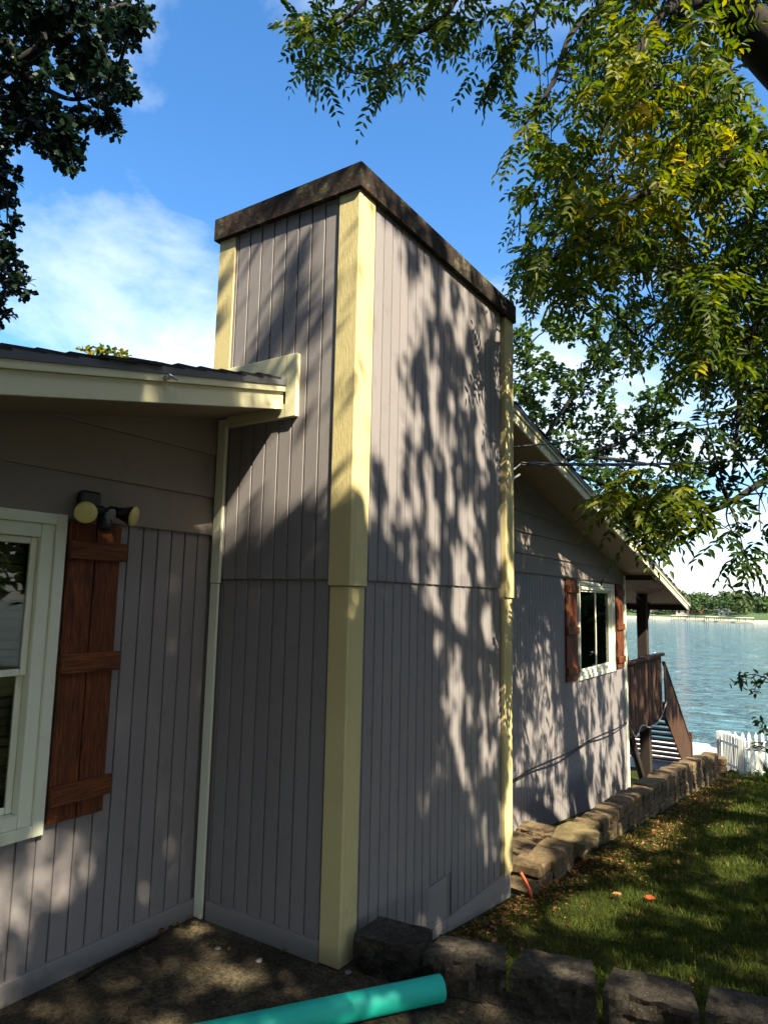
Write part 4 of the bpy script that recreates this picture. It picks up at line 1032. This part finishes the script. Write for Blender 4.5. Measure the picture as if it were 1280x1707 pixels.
c2 = LS.build('crown', M_walnut, walnut); c2.matrix_parent_inverse = WI  # unseen leaves, some of them added only to block sky light

# ------------------------------------------------------------------ oaks
def oak(name, label, base, limbs, clumps, mat, size, loc_mat=M_bark, per=60):
    t_ = thing(name, label, 'tree', tuple(base)); inv = Matrix.Translation((-base[0], -base[1], -base[2])); sp = []
    for pts, r0, r1 in limbs:
        p = spline(pts, 5); sp.append((p, list(np.linspace(r0, r1, len(p)))))
    Lv = Leaves(); lp = [q for p, r in sp for q in p]
    for (u, v, rp, d, n, ti) in clumps:
        c_ = at(u, v, d); R = rp/FPX*d; sprays(Lv, c_, R, n, ti, size)
        q = min(lp, key=lambda w: np.linalg.norm(w-c_))
        if np.linalg.norm(q-c_) < 4: sp.append((spline([q, (q+c_)/2+np.array([0, 0, .15]), c_], 3), [.03, .027, .024, .02, .016, .012, .008]))
    a = tubes('trunk', sp[:1], loc_mat, t_, 10); a.matrix_parent_inverse = inv
    b_ = tubes('branch', sp[1:], loc_mat, t_, 6); b_.matrix_parent_inverse = inv; stuff(b_)
    c_ = Lv.build('crown', mat, t_, 'oak'); c_.matrix_parent_inverse = inv; return t_
# upper left
cl = []
def oc(lst, rp, d, n, ti):
    for u, v in lst: cl.append((u, v, rp*rnd.uniform(.85, 1.15), d+rnd.uniform(-.7, .7), n, ti))
oc([(5, 10), (40, 5), (80, 20), (120, 10), (160, 15), (200, 20), (225, 40), (190, 45), (150, 50), (100, 45), (50, 45), (10, 60), (60, 85), (20, 110), (110, 80), (55, 120), (130, 100), (165, 100), (195, 125), (210, 150), (175, 135), (140, 135), (90, 135), (40, 150), (5, 160), (200, 65), (235, 25), (25, 30), (130, 30)], 21, 9.0, 120, .42)
oc([(15, 195), (45, 185), (75, 180), (60, 210), (75, 235), (95, 250), (115, 265), (120, 240), (165, 195), (180, 205), (130, 195), (105, 215), (20, 225)], 19, 9.0, 110, .35)
oc([(8, 250), (14, 290), (10, 330), (12, 370), (0, 345), (15, 420), (20, 455), (38, 475), (10, 480), (0, 520), (-15, 300), (-15, 430), (-20, 500)], 16, 9.5, 80, .35)
oc([(rnd.uniform(-330, -25), rnd.uniform(-120, 420)) for _ in range(34)], 26, 9.3, 120, .4)
ob = np.array([-3.4, 12.5, -.1])
oak('oak_tree', 'shaded oak tree reaching into the upper left above the roof', ob,
    [([ob, ob+(.1, -.5, 3), at(-150, 420, 10.2), at(-160, 250, 9.8), at(-150, 60, 9.5), at(-120, -150, 9.4)], .34, .10),
     ([at(-160, 250, 9.8), at(-60, 165, 9.3), at(20, 110, 9.1), at(75, 75, 9.0), at(130, 50, 9.0), at(180, 20, 9.0)], .11, .02), ([at(20, 110, 9.1), at(80, 150, 9.0), at(130, 165, 9.0), at(190, 145, 9.0)], .05, .012),
     ([at(75, 75, 9.0), at(80, 30, 9.0), at(75, -10, 9.0)], .04, .015), ([at(-60, 165, 9.3), at(30, 165, 9.2), at(60, 205, 9.1), at(110, 250, 9.0)], .05, .01),
     ([at(-150, 420, 10.2), at(-60, 420, 9.6), at(10, 455, 9.5), at(35, 475, 9.4)], .04, .01), ([at(-160, 250, 9.8), at(-50, 290, 9.6), at(8, 300, 9.5)], .04, .01)], cl, M_oakshade, .12)
# behind the house
cl = []
oc([(870, 560), (860, 600), (880, 590), (905, 610), (930, 620), (950, 640), (900, 640), (870, 640), (880, 670), (860, 660), (985, 610), (1005, 625), (970, 650), (940, 665), (990, 545), (1010, 520), (1030, 555), (1050, 540), (1070, 595), (1045, 605), (1010, 590), (940, 550), (925, 545), (975, 560), (1000, 575)], 21, 19, 130, .55)
oc([(905, 700), (940, 700), (960, 690), (990, 710), (1020, 700), (930, 730), (960, 740), (990, 745), (1020, 740), (1060, 700), (1085, 690), (1110, 680), (1075, 720), (1100, 715), (1060, 745), (1090, 750), (1120, 745), (975, 775), (1005, 785), (1035, 780), (1150, 780), (1160, 800), (1130, 770), (1080, 660), (1105, 655), (890, 680), (1010, 665)], 21, 19, 120, .5)
oc([(1000, 820), (1030, 830), (1060, 850), (1090, 870), (1110, 890), (1105, 920), (1080, 880), (1050, 870), (1120, 850), (1010, 800), (1070, 800), (1110, 810), (1140, 830)], 21, 18, 120, .42)
ob = np.array([15.5, 9.0, -3.0])
oak('oak_tree', 'green oak tree standing behind the porch roof', ob,
    [([ob, ob+(-.2, -.2, 3), at(905, 800, 19), at(902, 740, 19)], .30, .12), ([at(902, 740, 19), at(940, 680, 19), at(990, 610, 19), at(1040, 570, 19)], .06, .02), ([at(902, 740, 19), at(885, 660, 19), at(870, 590, 19)], .05, .015),
     ([at(905, 790, 19), at(960, 760, 19), at(1030, 740, 19), at(1100, 700, 19)], .10, .03), ([at(905, 790, 19), at(990, 800, 18.5), at(1060, 850, 18), at(1105, 900, 18)], .08, .02), ([at(960, 760, 19), at(1060, 770, 19), at(1150, 790, 19)], .06, .02)], cl, M_oak, .17)
# a small tree whose top shows over the left roof
cl = []; oc([(142, 588), (170, 584), (188, 588), (160, 592), (200, 596), (150, 612), (180, 615), (120, 622), (210, 625)], 9, 14, 40, .72)
ob = np.array([1.2, 10.6, -.1])
oak('sapling', 'light green treetop just showing over the left roof', ob, [([ob, ob+(0, 0, 3), at(170, 640, 14), at(168, 590, 14)], .08, .01), ([at(170, 640, 14), at(190, 610, 14), at(192, 592, 14)], .02, .006)], cl, M_grassy if False else M_walnut, .12)

# unseen trees added round the yard to block low sky light and darken window reflections
protoT = None
for i, (tx, ty, hs__) in enumerate(((-12, -8, 1.35), (-11, -2, 1.5), (-13, 4.5, 1.5), (-9.5, -14.5, 1.0), (-4, -17, .95), (2.5, -17.5, .95), (8.5, -16, .95), (14, -13, .95), (-11.5, 10, 1.2), (21, -8.5, 1.2), (25.5, -7.6, 1.3), (30.5, -9.5, 1.5), (36, -11.5, 1.6), (-15, -13, 1.5))):
    if protoT is None:
        tt = thing('sky_block_tree', '', 'tree', (0, 0, 0)); Lq = Leaves()
        for k_ in range(46):
            b__ = ball(1)[0]*np.array([3.4, 3.4, 3.6])+np.array([0, 0, 5.2]); n_ = 46; B = b__+ball(n_)*1.15
            Lq.add(B, unit(rng.normal(0, 1, (n_, 3))), unit(rng.normal(0, .6, (n_, 3))+np.array([0, 0, 1])), rng.uniform(.35, .6, n_), rng.uniform(.25, .4, n_), rng.uniform(.1, .7, n_))
        tubes('trunk', [(spline([(0, 0, -.3), (.1, 0, 2), (0, .2, 4.5), (.2, .1, 7)], 5), list(np.linspace(.28, .05, 16)))], M_bark, tt, 8)
        Lq.build('crown', M_oak, tt, 'leaflet'); protoT = tt
    else:
        tt = protoT.copy(); C.objects.link(tt)
        for ch in list(protoT.children): c_ = ch.copy(); C.objects.link(c_); c_.parent = tt
    tt.location = (tx, ty, -.3 if tx < 18 else -4.0); tt.scale = (hs__*1.15, hs__*1.15, hs__); tt.rotation_euler = (0, 0, i*1.3)
    tt['label'] = 'unseen broad leafy tree added round the yard to block sky light'; tt['group'] = 'added trees out of view'
# sprig from a bush at the right edge, over the water
LB = Leaves(); spk_ = []
bush = thing('shrub', 'leafy shrub with a long sprig reaching over the lake view at right', 'shrub', (9.6, -4.6, lawn_z(9.6, -4.6)))
BI = Matrix.Translation(tuple(-np.array(bush.location)))
root = np.array(bush.location)
for tip, mid in ((at(1222, 1138, 9.5), at(1275, 1130, 9.6)), (at(1252, 1158, 9.5), at(1285, 1140, 9.6)), (at(1262, 1200, 10.5), at(1290, 1225, 10.5)), (at(1266, 1240, 10.5), at(1300, 1260, 10.5))):
    p = spline([root, (root+mid)/2+np.array([0, 0, .25]), mid, tip], 6); spk_.append((p, list(np.linspace(.02, .003, len(p)))))
    pts = np.array(p[-9:]); m = 30; i_ = rng.integers(0, len(pts), m); B = pts[i_]+rng.normal(0, .03, (m, 3))
    LB.add(B, unit(rng.normal(0, 1, (m, 3))+np.array([-.3, .3, -.3])), unit(rng.normal(0, .6, (m, 3))+np.array([0, 0, 1])), rng.uniform(.08, .14, m), rng.uniform(.035, .06, m), rng.uniform(.05, .4, m))
m = 260; B = root+ball(m)*np.array([.55, .55, .6])+np.array([0, 0, .75]); LB.add(B, unit(rng.normal(0, 1, (m, 3))), unit(rng.normal(0, .6, (m, 3))+np.array([0, 0, 1])), rng.uniform(.08, .13, m), rng.uniform(.035, .06, m), rng.uniform(.05, .5, m))
q = tubes('stem', spk_, M_bark, bush, 6); q.matrix_parent_inverse = BI; q = LB.build('foliage', M_walnut, bush); q.matrix_parent_inverse = BI
# spiky plant by the fence
yu = Leaves(); yb_ = at(1290, 1318, 14.0); m = 46; an = rng.uniform(0, 2*math.pi, m); elv = rng.uniform(.35, 1.3, m)
A_ = np.stack([np.cos(an)*np.cos(elv), np.sin(an)*np.cos(elv), np.sin(elv)], 1)
yu.add(np.tile(yb_, (m, 1))+A_*.05, A_, unit(np.stack([-A_[:, 0]*.3, -A_[:, 1]*.3, np.ones(m)], 1)), rng.uniform(.5, .95, m), rng.uniform(.035, .055, m), rng.uniform(.1, .6, m))
q = yu.build('spiky_plant', M_grass, None, 'blade', kind=False); tag(q, 'spiky leaved plant in front of the picket fence', 'plant')

# ------------------------------------------------------------------ grass and fallen leaves
G = Leaves()
def grass(n, x0, x1, y0, y1, hl, wl):
    x = rng.uniform(x0, x1, n); y = rng.uniform(y0, y1, n)
    dens = np.array([mnoise.noise(Vector((a*1.6, b_*1.6, 9))) for a, b_ in zip(x, y)])
    wallk = np.clip((-1.25-y)/.55, 0, 1)            # thin grass by the retaining wall
    keep = (rng.random(n) < (.25+.75*wallk)*(.75+.6*dens)) & (y < -1.16) & (x > .45-(y+1.2)*.12)
    x, y, dens = x[keep], y[keep], dens[keep]; n = len(x); z = np.array([lawn_z(a, b_) for a, b_ in zip(x, y)])
    A_ = unit(np.stack([rng.normal(0, .5, n), rng.normal(0, .5, n), np.ones(n)], 1))
    G.add(np.stack([x, y, z-.005], 1), A_, unit(rng.normal(0, 1, (n, 3))), rng.uniform(*hl, n), rng.uniform(*wl, n), np.clip(rng.normal(.45, .2, n)-.35*dens, 0, 1))
grass(42000, .4, 5, -4.4, -1.16, (.035, .075), (.004, .008)); grass(30000, 5, 15.5, -4.6, -1.16, (.05, .10), (.008, .016)); grass(5000, .3, 2.6, -1.5, -1.12, (.02, .05), (.004, .007))
g = G.build('grass', M_grass, None, 'blade'); tag(g, 'short shaded lawn grass sloping down beside the house', 'grass')
FLv = Leaves()
def litter(n, x0, x1, yf, sd, zf, ll=(.035, .075)):
    x = rng.uniform(x0, x1, n); y = yf-np.abs(rng.normal(0, sd, n)); z = np.array([zf(a, b_) for a, b_ in zip(x, y)])+rng.uniform(.004, .03, n)
    A_ = unit(rng.normal(0, 1, (n, 3))*np.array([1, 1, .25])); Nn = unit(rng.normal(0, .45, (n, 3))+np.array([0, 0, 1])); l = rng.uniform(*ll, n)
    FLv.add(np.stack([x, y, z], 1), A_, Nn, l, l*rng.uniform(.4, .65, n), rng.uniform(0, 1, n))
litter(3000, 3.4, 13.2, -1.20, .34, lawn_z, (.025, .055)); litter(1500, .8, 4.0, -1.14, .17, lawn_z, (.018, .042)); litter(260, .8, 12, -1.3, 1.3, lawn_z, (.025, .05))
litter(160, 2.6, 9.5, -.15, .5, lambda x, y: ground_z(x, y)); litter(26, -.5, -.02, -.03, .05, lambda x, y: -.01, (.02, .04)); litter(20, -.9, .3, -.25, .7, lambda x, y: -.012, (.02, .035))
q = FLv.build('leaf_litter', M_litter, None, 'leaflet'); tag(q, 'brown fallen leaves drifted along the retaining wall foot', 'leaf litter')
def one_leaf(lx, ly, sz, mat, label, zf=lawn_z, rz=0.0):
    Lq = Leaves(); n = 5; an = np.linspace(-1.1, 1.1, n)+rz; A_ = unit(np.stack([np.cos(an), np.sin(an), np.full(n, .25)], 1))
    Lq.add(np.tile([0, 0, 0.0], (n, 1)), A_, np.tile([0, 0, 1.0], (n, 1)), np.full(n, sz)*[.7, .9, 1, .9, .7], np.full(n, sz*.5), rng.uniform(.5, 1, n))
    o = Lq.build('fallen_leaf', mat, None, kind=False); o.location = (lx, ly, zf(lx, ly)+.045); tag(o, label, 'leaf')
one_leaf(2.98, -1.97, .075, M_redleaf, 'single red fallen leaf lying on the sunlit lawn'); one_leaf(2.89, -1.77, .07, M_litter, 'single tan fallen leaf on the grass beside the red leaf', rz=2.0)
tag(tubes('twig', [(spline([(-.82, -.11, .006), (-.6, -.075, .01), (-.42, -.085, .008), (-.28, -.06, .007)], 4), [.006]*13)], M_bark), 'thin dry twig lying along the foot of the left wall', 'twig')
# pebbles on the slab
for i, (u, v) in enumerate(((363, 1582), (432, 1602), (580, 1622))):
    p = CAM+(at(u, v, 1)-CAM)*(-(CAM[2])/((at(u, v, 1)-CAM)[2]))
    bm = bmesh.new(); bmesh.ops.create_icosphere(bm, subdivisions=2, radius=.016)
    for v_ in bm.verts: v_.co = Vector((v_.co.x*1.3, v_.co.y, v_.co.z*.5))*(1+.3*mnoise.noise(v_.co*60+Vector((i, 0, 0))))
    o = bmobj('pebble', bm, M_grey); o.location = (p[0], p[1], .0); tag(o, ('grey pebble on the slab near the left wall corner', 'grey stone chip on the slab below the chimney', 'grey pebble at the foot of the chimney corner post')[i], 'pebble')

# ------------------------------------------------------------------ far shore houses and docks
def far_house(y, dx, w, h, wallc, roofc, label):
    x = shore_x(y)+dx; z = -5.4; hse = thing('far_house', label, 'house', (x, y, z), 'houses on the far shore')
    mw = plain('far_wall_'+str(int(y)), wallc, .8); mr = plain('far_roof_'+str(int(y)), roofc, .8)
    box('wall', -w*.4, w*.4, -w/2, w/2, 0, h, mw, hse, 0)
    bm = bmesh.new(); a = [bm.verts.new(q) for q in ((-w*.5, -w*.58, h), (-w*.5, w*.58, h), (w*.5, w*.58, h), (w*.5, -w*.58, h), (0, -w*.58, h+w*.28), (0, w*.58, h+w*.28))]
    for f in ((0, 1, 5, 4), (2, 3, 4, 5), (0, 4, 3), (1, 2, 5), (0, 3, 2, 1)): bm.faces.new([a[i] for i in f])
    bmobj('roof', bm, mr, hse)
    for s in (-.25, .25): box('window', -w*.4-.08, -w*.4-.01, s*w-w*.09, s*w+w*.09, h*.4, h*.75, M_dark, hse, 0)
def yat(u, d=500): return at(u, 1030, d)[1]
for (u, dx, w, h, wc_, rc_, lb) in ((1130, 24, 9, 5, (.55, .45, .35), (.42, .14, .08), 'tan house with orange roof among trees across the lake'), (1156, 32, 8, 6, (.40, .13, .07), (.32, .10, .06), 'red brick house among trees across the lake'),
                                    (1053, 26, 9, 6, (.42, .42, .40), (.3, .3, .32), 'white house at the left end of the far shore'), (1212, 30, 7, 4, (.45, .42, .36), (.2, .2, .2), 'low grey roofed house behind the far beach')):
    far_house(yat(u), dx, w, h, wc_, rc_, lb)
for i, (u, w) in enumerate(((1075, 9), (1137, 10), (1172, 12), (1208, 11), (1232, 12), (1258, 10))):
    y = yat(u); x = shore_x(y)-5; dk = thing('boat_dock', ('covered boat dock below the left end of the far shore', 'small boat dock below the orange roofed far house', 'boat dock with dark opening on the far beach', 'long covered dock at the middle of the far beach', 'pale roofed dock right of the middle far beach', 'rightmost boat dock on the far shore')[i], 'dock', (x, y, -8), 'docks along the far shore')
    box('platform', -6, 6, -w/2, w/2, -.3, .5, M_sand, dk, 0); box('roof', -5, 5, -w/2, w/2, 3.0, 3.4, (M_conc_bright if i % 2 else M_grey), dk, 0)
    for sx_ in (-4.6, 4.6):
        for sy_ in (-w/2+.4, 0, w/2-.4): box('post', sx_-.15, sx_+.15, sy_-.15, sy_+.15, .5, 3.0, M_deckdark, dk, 0)
